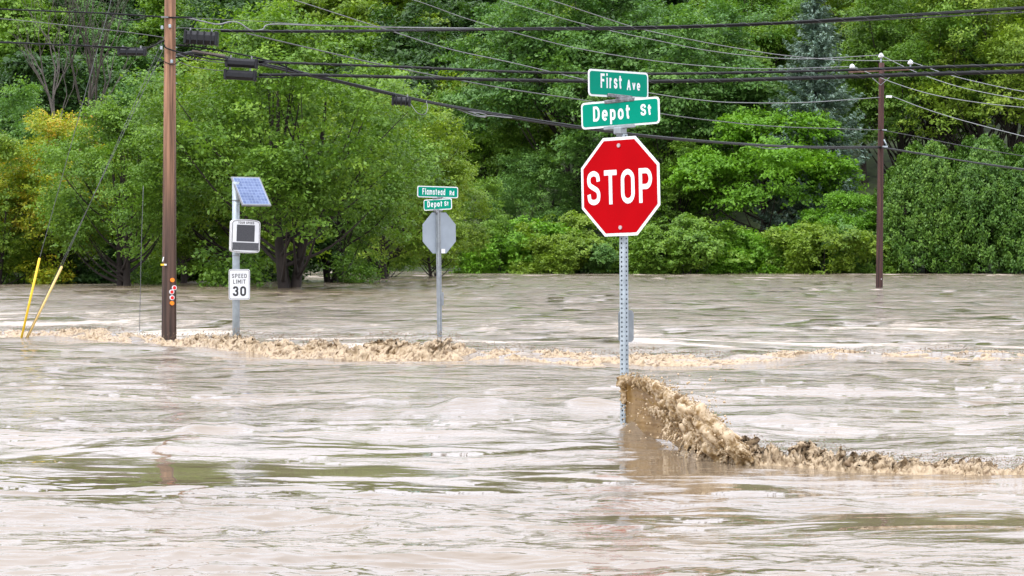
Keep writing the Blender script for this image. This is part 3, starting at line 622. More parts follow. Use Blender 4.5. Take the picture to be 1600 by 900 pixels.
# ------------------------------------------------------------------ near stop sign
def near_sign():
    base = at(976, 672, PY0); base.z = 0
    root = empty('stop_sign', base, 'red octagonal STOP sign on a perforated post below green First Ave and Depot St plates', 'stop sign')
    root.rotation_euler = (0, -.0055, 0)
    Y = PY0; S = Y/F
    loc = lambda px, py, dy=0.0: at(px, py, Y+dy)-base
    H = loc(972, 208).z
    mb, zt = post_tube(H, .066, .0455, .0105)
    mb.build('post', M_galv, root)
    a = math.radians(40.5); R = frame(-a, math.radians(1.2)); c = loc(969.5, 291.3, -.085); c.x += .01
    pl = holder('stop_plate', root, c, R, MB().prism(octagon(.482), -.002, .002), M_white)
    holder('red_field', pl, c, R, MB().prism(octagon(.452), -.005, -.0025), M_red)
    holder('lettering', pl, c, R, text_mb('STOP', .335, .80, -.005, -.17, -.0055, .152, .19), M_white)
    for z in (.40, -.40): holder('bolt', pl, c, R, disc(0, z, .02, -.016, -.0055), M_bolt)
    # name plates on their cast brackets
    zc = lambda py: loc(972, py).z
    c2 = Vector((loc(971.5, 177).x, -.015, zc(177)))
    blade(root, c2, -math.radians(38), math.radians(1.5), .935, .262, [('Depot', .148, .44, -.10, -.062, .175), ('St', .112, .125, .31, -.042, .19)], 'street_name_plate')
    c1 = Vector((loc(969.5, 131).x, .0, zc(131.5)))
    blade(root, c1, math.radians(46), math.radians(.4), .885, .262, [('First', .140, .31, -.115, -.046, .175), ('Ave', .105, .20, .215, -.052, .18)], 'street_name_plate')
    Rm = frame(-math.radians(38), math.radians(2.3)); Rf = frame(math.radians(46), -math.radians(1.6))
    br = MB()
    br.box(Vector((loc(971, 158).x, -.01, zc(157.5))), (.36, .03, .036), Rm, .006); br.box(Vector((loc(971, 152).x, .0, zc(150.5))), (.36, .03, .034), Rf, .006)
    br.box(Vector((loc(972, 154).x, .0, zc(154))), (.07, .07, .05), Rm, .008)
    br.each('cross_bracket', M_cast, root)
    b2 = MB(); b2.box(Vector((loc(970.5, 199).x, -.01, zc(198.5))), (.37, .032, .036), Rm, .006); b2.box(Vector((loc(971.5, 205).x, 0, zc(204.5))), (.10, .10, .07), frame(.75), .01)
    b2.tube([Vector((loc(971.5, 206).x, 0, zc(214))), Vector((loc(971.5, 206).x, 0, zc(206)))], .04, 10)
    b2.each('post_cap', M_galv2, root)
    for i in (-.15, -.1, .1, .15):
        for z_ in (199, 157): pass
    # small plate on the far side of the post
    cc = Vector((loc(979.5, 508).x, .06, loc(979, 510).z)); Rp = frame(math.radians(22))
    holder('side_plate', root, cc, Rp, MB().prism(rrect(.165, .315, .04), -.003, .003), M_galv2)
    # brass/white specks of the bolts that hold the plate
    return root
near_sign()
# ------------------------------------------------------------------ far sign, seen from behind
def far_sign():
    Y = onwater(0, 535); base = at(687, 540, Y); base.z = 0
    root = empty('stop_sign', base, 'grey back of a stop sign topped by Flamstead Rd and Depot St plates', 'stop sign')
    loc = lambda px, py, dy=0.0: at(px, py, Y+dy)-base
    root.rotation_euler = (0, -.010, 0)
    mb, zt = post_tube(loc(0, 326).z, .075, .045, .011); mb.build('post', M_galv2, root)
    k = loc(684, 300).z
    dx = .010*loc(684, 364).z
    a = math.radians(38); R = frame(a, 0); c = loc(686.5, 364, .05); c.x += dx
    pl = holder('stop_plate', root, c, R, MB().prism(octagon(.40), .001, .005), M_back)
    holder('sticker', pl, c+Vector((.075, -.07, -.355)), R, MB().box((0, 0, 0), (.09, .002, .085)), M_white)
    c1 = loc(684, 300, .0); c1.x += .010*c1.z
    blade(root, c1, math.radians(30), -math.radians(1.2), .90, .222, [('Flamstead', .125, .50, -.09, -.058, .17), ('Rd', .09, .10, .31, -.058, .19)], 'street_name_plate', .018)
    c2 = loc(684, 319.5, -.01); c2.x += .010*c2.z
    blade(root, c2, -math.radians(42), math.radians(1.0), .76, .215, [('Depot', .118, .40, -.075, -.045, .18), ('St', .09, .11, .24, -.035, .19)], 'street_name_plate', .018)
    br = MB(); xx = loc(684, 309).x+dx+.008; br.box((xx, 0, loc(0, 309.5).z), (.26, .04, .045), frame(-.7), .008); br.box((xx, 0, loc(0, 329).z), (.24, .04, .04), frame(-.7), .008)
    br.tube([(xx, 0, loc(0, 335).z), (xx, 0, loc(0, 328).z)], .045); br.each('cross_bracket', M_cast, root)
    cc = loc(690, 467, .06); holder('side_plate', root, cc, frame(math.radians(55)), MB().prism(rrect(.16, .26, .03), -.003, .003), M_galv2)
far_sign()
# ------------------------------------------------------------------ solar speed sign
def speed_sign():
    Y = 45.2; base = at(369, 532, Y); base.z = 0
    root = empty('speed_display_sign', base, 'grey pole with solar panel, YOUR SPEED display and SPEED LIMIT 30 plate', 'speed sign')
    loc = lambda px, py, dy=0.0: at(px, py, Y+dy)-base
    MB().tube([(0, 0, -1), (0.0, 0, loc(0, 400).z), (.0, 0, loc(0, 284).z)], .074, 16).build('pole', M_galv, root)
    # solar panel
    A = loc(361, 276, .05); e1 = Vector((.545, .30, 0)); e2 = Vector((.29, -.50, -.585)); nn = e1.cross(e2).normalized()
    if nn.z < 0: nn = -nn
    def slab(u0, u1, v0, v1, h0, h1):
        P = [A+e1*u+e2*v+nn*h for h in (h0, h1) for (u, v) in ((u0, v0), (u1, v0), (u1, v1), (u0, v1))]
        return MB().add(P, [(0, 1, 2, 3), (7, 6, 5, 4), (0, 4, 5, 1), (1, 5, 6, 2), (2, 6, 7, 3), (3, 7, 4, 0)])
    pn_ = slab(0, 1, 0, 1, -.035, 0).build('solar_panel', M_alum, root)
    m, n, b = new_mat('solar_cells'); L = n.links.new
    at_ = node(n, 'ShaderNodeAttribute', attribute_name='cell'); b.inputs['Roughness'].default_value = .18
    cr = node(n, 'ShaderNodeValToRGB'); e = cr.color_ramp.elements; e[0].color = (.06, .10, .22, 1); e[1].color = (.13, .18, .33, 1); L(at_.outputs['Fac'], cr.inputs[0]); L(cr.outputs[0], b.inputs['Base Color'])
    V = []; fs = []; cv = []; nu, nv = 4, 9
    for i in range(nu*2):
        for j in range(nv):
            u0 = .06+.88*(i+.04)/(nu*2); u1 = .06+.88*(i+.96)/(nu*2); v0 = .05+.9*(j+.05)/nv; v1 = .05+.9*(j+.95)/nv
            k = len(V); V += [tuple(A+e1*u+e2*v+nn*.005) for (u, v) in ((u0, v0), (u1, v0), (u1, v1), (u0, v1))]; fs.append((k, k+1, k+2, k+3)); cv += [random.random()]*4
    slab(.045, .955, .04, .96, .001, .003).build('backing_sheet', plain('panel_sheet', (.30, .38, .55), .25), pn_)
    link('solar_cells', mesh_np('solar_cells', V, fs, m, {'cell': cv}), pn_)
    br = MB(); br.box(loc(375, 297, .12), (.17, .10, .26), frame(.3), .01); br.tube([loc(369, 312), loc(369, 314)], .08, 16); br.tube([loc(369, 398), loc(369, 400)], .08, 16)
    br.each('mounting_bracket', M_galv2, root)
    # display
    R = frame(math.radians(24), -math.radians(2.0)); c = loc(383.5, 369.5, -.13); W, H = .60, .68
    def arch(w_, h_, r, sag):
        return [(x, z+(sag*(1-(x/(w_/2))**2) if z > 0 else -sag*.6*(1-(x/(w_/2))**2))) for x, z in
                [q for q in rrect(w_, h_-sag*1.6, r, 5)[:]]]
    def dense(w_, h_, r, sag, oz=0):
        P = rrect(w_, h_-sag*1.6, r, 5); out = []
        for i in range(len(P)):
            a_, b_ = P[i], P[(i+1) % len(P)]; k = 8 if abs(a_[0]-b_[0]) > .1 else 1
            for j in range(k): x = a_[0]+(b_[0]-a_[0])*j/k; z = a_[1]+(b_[1]-a_[1])*j/k; out.append((x, z+oz+(sag*(1-(2*x/w_)**2) if z > 0 else -sag*.6*(1-(2*x/w_)**2))))
        return out
    hs_ = holder('display_housing', root, c, R, MB().prism(dense(W, H, .05, .035), -.02, .11), M_housing)
    holder('display_face', hs_, c, R, MB().prism(dense(W-.05, H-.05, .04, .03), -.024, -.0205), M_white)
    holder('black_outline', hs_, c, R, MB().prism(dense(W-.03, H-.03, .045, .033), -.0225, -.0202), M_black)
    holder('number_screen', hs_, c, R, MB().prism(rrect(.375, .335, .004, 2, -.005, .065), -.027, -.0245), M_led)
    holder('message_screen', hs_, c, R, MB().prism(rrect(.54, .155, .004, 2, 0, -.20), -.027, -.0245), M_led2)
    holder('lettering', hs_, c, R, text_mb('YOUR SPEED', .05, .33, 0, .25, -.0245, .2), M_black)
    # speed limit plate
    R2 = frame(math.radians(12), 0); c2 = loc(374, 444.5, -.09)
    pl = holder('speed_limit_plate', root, c2, R2, MB().prism(rrect(.425, .615, .04), -.002, .002), M_white)
    holder('black_outline', pl, c2, R2, MB().prism(rrect(.40, .59, .03), -.0035, -.0022), M_black)
    holder('white_field', pl, c2, R2, MB().prism(rrect(.380, .57, .024), -.005, -.0037), M_white)
    holder('lettering', pl, c2, R2, text_mb('SPEED', .085, .30, 0, .13, -.0052, .16), M_black)
    holder('lettering', pl, c2, R2, text_mb('LIMIT', .085, .25, 0, .015, -.0052, .16), M_black)
    holder('lettering', pl, c2, R2, text_mb('30', .20, .27, 0, -.235, -.0052, .2, .18), M_black)
speed_sign()
# ------------------------------------------------------------------ utility poles
YP = onwater(0, 537)
def big_pole():
    base = at(263.5, 538, YP); base.z = 0
    root = empty('utility_pole', base, 'large brown wooden utility pole with orange and red reflectors near the water, left side', 'utility pole')
    loc = lambda px, py, dy=0.0: at(px, py, YP+dy)-base
    top = loc(267, -335)
    n = 24; pts = [Vector((top.x*i/n, 0, -1+(top.z+1)*i/n)) for i in range(n+1)]; rr = [.150-.068*i/n for i in range(n+1)]
    MB().tube(pts, rr, 24).build('shaft', M_pole, root)
    x0 = loc(272.3, 300).x
    MB().tube([(x0+.028, -.06, -.5), (x0+.022, -.055, loc(0, 300).z), (x0+.0, -.05, loc(0, 100).z)], .015, 8).build('ground_wire_moulding', plain('moulding', (.07, .045, .035), .7), root)
    for (px, py, mt) in ((271, 437.5, M_orange), (273.5, 449.5, M_rred), (270, 456, M_rred), (270.5, 465, M_rred), (270.5, 473.5, M_orange)):
        c = loc(px, py); c.y = -.135 if px < 272 else -.10; R = frame(math.radians(28))
        rf = holder('reflector', root, c, R, disc(0, 0, .042 if mt is M_orange else .048, -.012, .012, 14), M_white if mt is M_rred else mt)
        if mt is M_rred: holder('reflector_lens', rf, c, R, disc(.0, 0, .033, -.018, -.0125, 14), M_rred)
    c = loc(257.5, 413.5); c.y = -.155; MB().box(c, (.11, .008, .035)).build('pole_tag', M_yel, root)
    c = loc(260.5, 413.5); c.y = -.162; MB().box(c, (.045, .004, .03)).build('pole_tag', M_white, root)
    c = loc(256.8, 405); c.y = -.155; MB().box(c, (.02, .008, .09), Matrix.Rotation(.25, 3, 'Y')).build('pole_tag', M_white, root)
    hb = MB(); 
    for (px, py) in ((267, 42), (270, 97), (255, 44), (254, 76)):
        c = loc(px, py); c.y = -.13; hb.box(c, (.05, .05, .07), None, .01)
    hb.each('line_hardware', M_galv, root)
    st = MB()
    for i in range(6):
        z = loc(0, 60+i*14).z; st.box((loc(275, 0).x, -.02, z), (.05, .02, .015))
    st.each('strap_clip', M_galv2, root)
big_pole()
YP2 = onwater(0, 456)
def small_pole():
    base = at(1373.5, 457, YP2); base.z = 0
    root = empty('utility_pole', base, 'dark slim utility pole with white insulators standing in the water on the right', 'utility pole')
    loc = lambda px, py, dy=0.0: at(px, py, YP2+dy)-base
    top = loc(1377.5, 98); n = 12
    MB().tube([Vector((top.x*i/n, 0, -1+(top.z+1)*i/n)) for i in range(n+1)], [.165-.045*i/n for i in range(n+1)], 14).build('shaft', M_pole2, root)
    a = loc(1326, 112); b = loc(1428, 107); MB().box((a+b)/2, ((b-a).length, .11, .13), frame(0, (b.z-a.z)/(b.x-a.x)), .01).build('crossarm', M_arm, root)
    v = MB(); v.tube([loc(1362, 121, -.08), loc(1376, 133, -.12), loc(1390, 121, -.08)], .02, 6, smooth=False); v.build('arm_brace', M_alum, root)
    for (px, py) in ((1331.5, 104), (1376.5, 87), (1422.5, 97.5)):
        c = loc(px, py); ins = MB(); ins.tube([c+Vector((0, 0, -.10)), c+Vector((0, 0, -.06)), c+Vector((0, 0, -.03)), c+Vector((0, 0, .05)), c+Vector((0, 0, .10)), c+Vector((0, 0, .12))], [.05, .13, .13, .10, .05, .02], 12)
        o = ins.build('insulator', M_porc, root)
        zz = .33 if px == 1376.5 else .26
        MB().tube([c+Vector((0, 0, -.10)), c+Vector((0, 0, -zz-.05))], .035, 8).build('pin', M_galv, o)
    c = loc(1389, 151); v = MB(); v.box(c, (.28, .06, .10), None, .01); v.build('line_clamp', M_porc, root)
    v = MB(); v.box(loc(1382, 203, -.1), (.2, .05, .05)); v.box(loc(1383, 229, -.1), (.24, .05, .07)); v.tube([loc(1381, 218, -.1), loc(1386, 228, -.1)], .03, 6); v.each('line_hardware', M_galv, root)
    v = MB(); v.box(loc(1376, 436, -.13), (.07, .04, .06)); v.build('pole_tag', M_white, root)
small_pole()
# ------------------------------------------------------------------ cables and wires
def smooth_path(P, n=10):
    Q = [P[0]*2-P[1]]+P+[P[-1]*2-P[-2]]; out = []
    for i in range(1, len(Q)-2):
        for k in range(n):
            t = k/n; a, b, c, d = Q[i-1], Q[i], Q[i+1], Q[i+2]
            out.append(.5*((2*b)+(c-a)*t+(2*a-5*b+4*c-d)*t*t+(3*b-a-3*c+d)*t**3))
    out.append(P[-1]); return out
def cable(pxs, Y0, Y1, wpx, label, mat=None, name='overhead_cable', cat='cable', lash=False, group='overhead cables and wires', n=10, strands=None):
    """pxs: points on the photo; distance runs from Y0 to Y1 in inverse depth; wpx: thickness in photo pixels at each end"""
    mat = mat or M_cable; x0, x1 = pxs[0][0], pxs[-1][0]; P = []
    for i, p in enumerate(pxs):
        if Y0 == Y1: Y = Y0
        else:
            f = (p[0]-x0)/(x1-x0) if abs(x1-x0) > 30 else (p[1]-pxs[0][1])/(pxs[-1][1]-pxs[0][1]); Y = 1/((1-f)/Y0+f/Y1)
        P.append(at(p[0], p[1], Y))
    C = smooth_path(P, n); w0, w1 = wpx if hasattr(wpx, '__len__') else (wpx, wpx)
    r0 = w0/2*Y0/F; r1 = w1/2*Y1/F; N = len(C); org = C[0]
    rr = [r0+(r1-r0)*i/(N-1) for i in range(N)]; mb = MB()
    if strands:                       # a lashed bundle: several cables side by side
        C2 = [C[0]+(C[-1]-C[0])*0 for _ in ()]
        for s_ in range(strands):
            ph = 6.28*s_/strands; pts = []
            for i, c in enumerate(C):
                a_ = ph+.9*math.sin(i*.13+s_); pts.append(c-org+Vector((0, math.cos(a_), math.sin(a_)))*rr[i]*.5)
            mb.tube(pts, [r*.55 for r in rr], 7)
    else: mb.tube([c-org for c in C], rr, 8)
    if lash:
        D = smooth_path([C[i] for i in range(0, N, max(1, N//60))], 5); pts = []; Ltot = 0; prev = D[0]; M_ = []
        F_ = []
        for i in range(len(D)-1):
            seg = max(2, int((D[i+1]-D[i]).length/.05)); 
            for k in range(seg): F_.append(D[i].lerp(D[i+1], k/seg))
        for i, c in enumerate(F_):
            Ltot += (c-prev).length; prev = c; f = i/len(F_); R_ = (r0+(r1-r0)*f)*1.04; a_ = Ltot*2*math.pi/.42
            pts.append(c-org+Vector((0, math.cos(a_), math.sin(a_)))*R_)
    o = mb.build(name, mat, None, org); tag(o, label, cat, group)
    if lash: MB().tube(pts, .0035, 4, False, False).build('lashing_wire', M_wire, o)
    return o
cable([(345, 48), (500, 49), (640, 48), (800, 45.5), (1000, 43.5), (1200, 36.5), (1400, 25), (1600, 13), (1740, 4)], YP, 38, (4.8, 6.4), 'topmost thick black cable crossing the whole picture, paired with a light grey wire', strands=3, lash=True)
cable([(600, 49), (800, 47), (1000, 46), (1200, 38.5), (1400, 29.5), (1600, 19), (1740, 11)], YP*.98, 38, (1.2, 2.2), 'light grey wire running just under the topmost black cable', M_wire)
cable([(405, 97), (500, 100), (640, 105), (800, 112), (960, 115), (1100, 114.5), (1300, 110), (1450, 105), (1600, 101), (1740, 98)], YP, 38, (4.0, 4.8), 'upper one of two parallel black cables passing behind the First Ave plate', lash=True)
cable([(405, 117), (480, 117), (640, 121), (800, 125), (960, 127), (1100, 126), (1300, 120.5), (1450, 115.5), (1600, 111.5), (1740, 108)], YP, 38, (5.0, 7.4), 'lower and thicker one of two parallel black cables passing behind the First Ave plate', lash=True)
cable([(266, 88), (310, 82), (360, 92), (420, 103), (470, 114), (540, 129), (626, 150), (700, 166), (800, 183), (900, 198), (1010, 212), (1100, 221), (1200, 228), (1290, 230.5), (1376, 230)], YP, YP2, (6.2, 4.2), 'heavy cable bundle sloping from the large pole to the slim pole behind the sign', strands=3, lash=False)
cable([(1376, 230), (1430, 239), (1500, 251), (1600, 265), (1700, 276)], YP2, 62, (3.6, 4.2), 'black cable leaving the slim pole towards the right edge below the wires', strands=2)
cable([(-60, 64), (0, 66), (90, 70), (180, 74), (230, 74), (262, 60)], 40, YP, (4.2, 3.0), 'black cable on the left carrying a small splice case', strands=2, lash=True)
cable([(-60, 10), (0, 14), (90, 18), (170, 21), (262, 27), (300, 27)], 42, YP, (2.6, 2.6), 'upper black cable reaching the large pole from the left edge')
cable([(170, 21), (185, 29), (210, 31), (232, 26), (262, 26)], YP-.1, YP-.1, 1.8, 'short black jumper loop left of the large pole', name='jumper_loop')
cable([(-60, 24), (0, 29), (90, 38), (180, 48), (240, 56), (258, 59)], 44, YP, 1.3, 'thin grey wire reaching the large pole from the left edge', M_wire)
cable([(252, 27), (290, 28), (315, 33), (340, 38), (360, 34), (374, 36), (392, 47), (410, 46), (424, 38), (500, 40), (600, 42.5), (720, 44), (800, 45)], YP-.2, 47.5, (2.6, 1.8), 'bare silver wire bent in a dip to the right of the large pole', M_alum)
cable([(262, 25), (300, 28), (400, 33), (500, 39), (620, 42)], YP, YP, 1.0, 'thin dark wire above the bent silver wire', M_wire)
cable([(272, 43), (340, 46), (420, 49)], YP, YP, 1.4, 'short grey wire above the top splice case', M_wire)
cable([(256, 70), (262, 76), (290, 84), (330, 92), (355, 94)], YP-.16, YP-.16, 2.6, 'black cable looping from the large pole into the upper middle splice case')
cable([(278, 70), (310, 74), (350, 80), (400, 90), (430, 98), (470, 115)], YP, YP, 2.6, 'black cable fanning out from the pole above the two middle splice cases')
cable([(276, 84), (300, 92), (330, 96), (356, 99)], YP, YP, 1.5, 'thin wire entering the middle splice case from the left', M_wire)
cable([(276, 95), (300, 104), (340, 110), (356, 109)], YP, YP, 1.2, 'thin wire entering the lower splice case from the left', M_wire)
cable([(226, 80), (245, 90), (268, 101), (278, 97)], YP, YP-.16, 1.3, 'thin black wire from the left splice case to the large pole')
cable([(400, 102), (420, 98), (440, 97), (448, 104), (447, 115), (438, 121), (400, 120)], YP-.1, YP-.1, 2.0, 'black slack loop right of the two middle splice cases', name='jumper_loop')
cable([(400, 95), (420, 95), (440, 98), (480, 100)], YP-.05, YP-.05, 2.4, 'short black tail leaving the upper middle splice case')
cable([(385, 52), (440, 65), (500, 79), (600, 102), (700, 122), (800, 140), (920, 158), (1035, 178), (1120, 189), (1220, 198), (1376, 203)], YP, YP2, (2.0, 1.1), 'thin dark wire sloping from the large pole behind both name plates to the slim pole', M_wire)
cable([(1376, 203), (1430, 213), (1500, 227), (1600, 244), (1700, 258)], YP2, 62, 1.2, 'thin dark wire leaving the slim pole above the black cable')
cable([(266, -60), (360, -30), (460, 0), (600, 45), (700, 76), (800, 98), (920, 126), (1020, 146), (1100, 157), (1160, 160.5), (1260, 160), (1376, 152)], YP, YP2, (1.4, 1.1), 'pale wire running through to the clamp below the crossarm of the slim pole', M_alum)
cable([(266, -110), (450, -55), (640, -2), (720, 26), (800, 50), (900, 75), (1000, 92), (1100, 103), (1200, 107.5), (1331, 104)], YP, YP2, (1.2, 1.0), 'pale wire reaching the left insulator of the slim pole', M_alum)
cable([(500, -90), (640, -45), (800, 5), (880, 29), (950, 47), (1030, 64), (1100, 78), (1180, 88), (1260, 92), (1376, 86)], YP, YP2, (1.2, 1.0), 'pale wire reaching the middle insulator of the slim pole', M_alum)
cable([(620, -75), (760, -30), (860, 0), (930, 23), (1000, 45), (1080, 62), (1150, 75), (1230, 87), (1320, 94), (1422, 95)], YP, YP2, (1.2, 1.0), 'pale wire reaching the right insulator of the slim pole', M_alum)
cable([(1331, 103), (1390, 127), (1450, 146), (1520, 159), (1600, 168), (1700, 176)], YP2, 62, (1.0, 1.2), 'lowest of three pale wires fanning right from the crossarm', M_alum)
cable([(1376, 86), (1430, 112), (1500, 136), (1600, 156), (1700, 172)], YP2, 62, (1.0, 1.2), 'middle of three pale wires fanning right from the crossarm', M_alum)
cable([(1422, 96), (1480, 116), (1540, 131), (1600, 143), (1700, 158)], YP2, 62, (1.0, 1.2), 'highest of three pale wires fanning right from the crossarm', M_alum)
cable([(1396, 151), (1440, 168), (1500, 187), (1600, 213), (1700, 235)], YP2, 62, (1.1, 1.3), 'pale wire leaving the clamp of the slim pole to the right edge', M_alum)
cable([(716, 170), (735, 175), (752, 181), (768, 181), (785, 183), (800, 184)], 56.5, 57.5, 1.6, 'white slack wire loop hanging under the sloping cable bundle', M_alum, 'slack_loop')
cable([(716, 171), (740, 180), (757, 183), (760, 180), (752, 177), (735, 175)], 56.3, 56.5, 1.6, 'second white slack wire loop hanging under the sloping cable bundle', M_alum, 'slack_loop')
cable([(1178, 228), (1195, 232), (1210, 232.5), (1230, 230.5)], 82, 85, 1.2, 'small white slack loop under the cable near the slim pole', M_alum, 'slack_loop')
cable([(640, 160), (652, 176), (664, 178), (668, 168), (666, 158)], 53, 53.4, .9, 'thin dark slack loop beside the cylindrical splice case', M_wire, 'slack_loop')
# guys
def guy(top, bot, g0, mat, label):
    a = at(top[0], top[1], YP); b = at(bot[0], bot[1], 46.0); b.z = -.2
    base = Vector(b); root = empty('guy_wire', base, label, 'guy wire', 'guy wires of the large pole')
    g = at(g0[0], g0[1], 46.1) if g0 else (base+(a-base)*.2)
    MB().tube([a-base, g-base, Vector((0, 0, 0))], .006, 6).build('wire', M_wire, root)
    if mat:
        MB().tube([g-base, Vector((0, 0, 0))], [.025, .023], 10).build('guard_tube', mat, root)
guy((264, -325), (30, 531), (62, 403), M_yel, 'guy wire with a bright yellow guard tube, leftmost at the water')
guy((258, 55), (35, 533), (97, 416), M_cream, 'guy wire with a pale cream guard tube leaning to the right')
guy((255, 78), (33, 533), None, None, 'bare thin guy wire between the yellow and the cream guard tubes')
o = cable([(224, 290), (221, 380), (219, 470), (218, 517)], 47, 47, 1.0, 'thin dark wire hanging straight down left of the large pole', M_wire, 'hanging_wire', n=4)
o = cable([(221, 516), (215, 522), (209, 529)], 46.9, 46.9, 1.8, 'small grey bracket at the end of the hanging wire above the froth', M_galv, 'wire_bracket', 'bracket', n=4)
# splice cases
def case(p0, p1, hpx, Y, label, ribs=0, group='black splice cases on the cables', rnd=False):
    a = at(p0[0], p0[1], Y); b = at(p1[0], p1[1], Y); d = b-a; L_ = d.length; h = hpx*Y/F; ang = math.atan2(d.z, d.x)
    root = empty('splice_case', (a+b)/2, label, 'splice case', group); R = Matrix.Rotation(-ang, 3, 'Y')
    m = MB()
    if rnd: m.tube([R @ Vector((-L_/2+L_*t, 0, 0)) for t in (0, .03, .1, .5, .9, .97, 1)], [h*.36, h*.5, h*.44, h*.44, h*.44, h*.5, h*.36], 14)
    else:
        n = 8; ring = [(h*.5*math.cos(math.pi/8+math.pi/4*k)*1.05, h*.54*math.sin(math.pi/8+math.pi/4*k)) for k in range(8)]
        V = [R @ Vector((x, y, z)) for x in (-L_/2, L_/2) for y, z in ring]; m.add(V, [tuple(range(8)), tuple(range(15, 7, -1))]+[(k, k+8, (k+1) % 8+8, (k+1) % 8) for k in range(8)])
    m.build('case_body', M_box, root)
    e = MB()
    for s in (-1, 1): e.box(R @ Vector((s*(L_/2-.03), 0, 0)), (.05, h*1.12, h*1.1), R, .012)
    for i in range(ribs): e.box(R @ Vector((-L_/2+L_*(i+1)/(ribs+1), 0, 0)), (.025, h*1.04, h*1.08), R, .005)
    e.each('end_cap', M_box, root)
    k = MB()
    for s in (-.33, .3): k.box(R @ Vector((s*L_, 0, h*.62)), (.03, .03, .07), R, .004)
    k.each('hanger', M_alum, root)
case((288, 58), (341, 61), 20, YP-.1, 'ribbed black splice case just right of the large pole, topmost', 4)
case((352, 97), (403, 100), 14, YP-.05, 'upper of the two black splice cases hanging side by side right of the pole')
case((350, 116), (401, 119), 15, YP-.05, 'lower of the two black splice cases hanging side by side right of the pole')
case((184, 80.5), (229, 81.5), 11, YP-.6, 'flat black splice case on the cable left of the large pole', 2)
case((612, 157), (642, 159), 14, 52.6, 'round black splice case under the sloping cable bundle', 3, rnd=True)
m = MB(); a, b = at(300, 79, YP), at(352, 87, YP); m.box((0, 0, 0), ((b-a).length, .05, .035), Matrix.Rotation(-math.atan2((b-a).z, (b-a).x), 3, 'Y'), .005)
o = m.build('cable_bracket', plain('weathered_bar', (.2, .17, .15), .7), None, (a+b)/2); tag(o, 'weathered grey bar lying along the fanned cables beside the large pole', 'bracket')
# ------------------------------------------------------------------ trees
RG = np.random.RandomState(11)
def unit(v): return v/np.maximum(np.linalg.norm(v, axis=-1, keepdims=True), 1e-9)
def leaf_quads(C, N, size, aspect=.55, U=None):
    """one folded-free rhombic leaf per centre; C,N (n,3), size (n,)"""
    n = len(C); R_ = unit(RG.normal(size=(n, 3))) if U is None else U
    u = unit(R_-N*np.sum(R_*N, -1, keepdims=True)); v = np.cross(N, u); s = size[:, None]
    bend = N*s*.18
    V = np.stack([C-u*s*.5, C+v*s*.5*aspect-bend*.3+u*s*.04, C+u*s*.5-bend, C-v*s*.5*aspect-bend*.3+u*s*.04], 1).reshape(-1, 3)
    return V, np.arange(4*n).reshape(n, 4)
def crown_mesh(name, R, H, z0, ncl, cr, per, leaf, flat=.5, lob=.25, shell=.45, seed=0, bottom=.15, droop=.0, egg=.0, gaps=.0):
    global RG
    RG = np.random.RandomState(seed+100)
    D = unit(RG.normal(size=(ncl*3, 3))); D = D[D[:, 2] > -.75][:ncl]
    D[:, 2] = np.where(D[:, 2] < -bottom-.3, D[:, 2]*.5, D[:, 2]); n = len(D)
    az = np.arctan2(D[:, 1], D[:, 0])
    lobe = 1+lob*(.6*np.sin(az*2+seed)+.5*np.sin(az*3+D[:, 2]*4+seed*2)+.5*np.sin(D[:, 2]*6+az+seed*3))
    rad = np.clip(shell+(1-shell)*RG.rand(n)**.45, 0, 1)*lobe
    C = D*rad[:, None]
    # foliage gathers in billows, each carried by a limb, with hollows between them
    nb_ = max(9, int(ncl/15)); B = unit(RG.normal(size=(nb_, 3))); B[:, 2] = np.where(B[:, 2] < -bottom-.2, -B[:, 2]*.3, B[:, 2])
    la = np.arctan2(B[:, 1], B[:, 0]); B = B*((.55+.40*RG.rand(nb_)**.6)*(1+lob*(.6*np.sin(la*2+seed)+.5*np.sin(la*3+B[:, 2]*4+seed*2))))[:, None]
    br_ = (.17+.15*RG.rand(nb_)); own = RG.randint(0, nb_, n); hd = unit(RG.normal(size=(n, 3))+np.array([0, 0, .35])+B[own]*.8)
    C = np.where((RG.rand(n) < .86)[:, None], B[own]+hd*br_[own][:, None]*np.array([1, 1, .72]), C*.8); zz = C[:, 2]
    wdt = 1-egg*np.clip(zz, -1, 1)
    C = np.stack([C[:, 0]*R*wdt, C[:, 1]*R*wdt, z0+H*.5+zz*H*.5], -1)
    crs = cr*(.6+.8*RG.rand(n)); tint = RG.normal(.45, .13, n)
    npc = np.maximum(6, (per*(crs/cr)**2).astype(int)); idx = np.repeat(np.arange(n), npc); m = len(idx)
    d = unit(RG.normal(size=(m, 3))); d[:, 2] = np.where(d[:, 2] < -.2, -d[:, 2]*.6, d[:, 2])
    rr = (RG.rand(m)**.5)[:, None]*crs[idx][:, None]
    # twigs inside each spray: gather leaves along a few radial shoots so that the outline is ragged
    ns = 7; sh = unit(RG.normal(size=(n, ns, 3))+D[:, None, :]*.9+np.array([0, 0, .25])); pick = RG.randint(0, ns, m)
    s_ = sh[idx, pick]; s_[:, 2] = s_[:, 2]; 
    P = s_*rr*1.05+d*crs[idx][:, None]*.30
    P[:, 2] = P[:, 2]*flat*1.6-droop*(np.linalg.norm(P[:, :2], axis=1)**2)/crs[idx]
    pos = C[idx]+P
    N = unit(s_*.35+np.array([0, 0, .75])+RG.normal(size=(m, 3))*.48+D[idx]*.35)
    sz = leaf*(.6+.75*RG.rand(m)); V, fs = leaf_quads(pos, N, sz)
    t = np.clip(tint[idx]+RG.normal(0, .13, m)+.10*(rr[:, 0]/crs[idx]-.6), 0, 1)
    return mesh_np(name, V, fs, LF['mid'], {'tint': np.repeat(t, 4)}), C
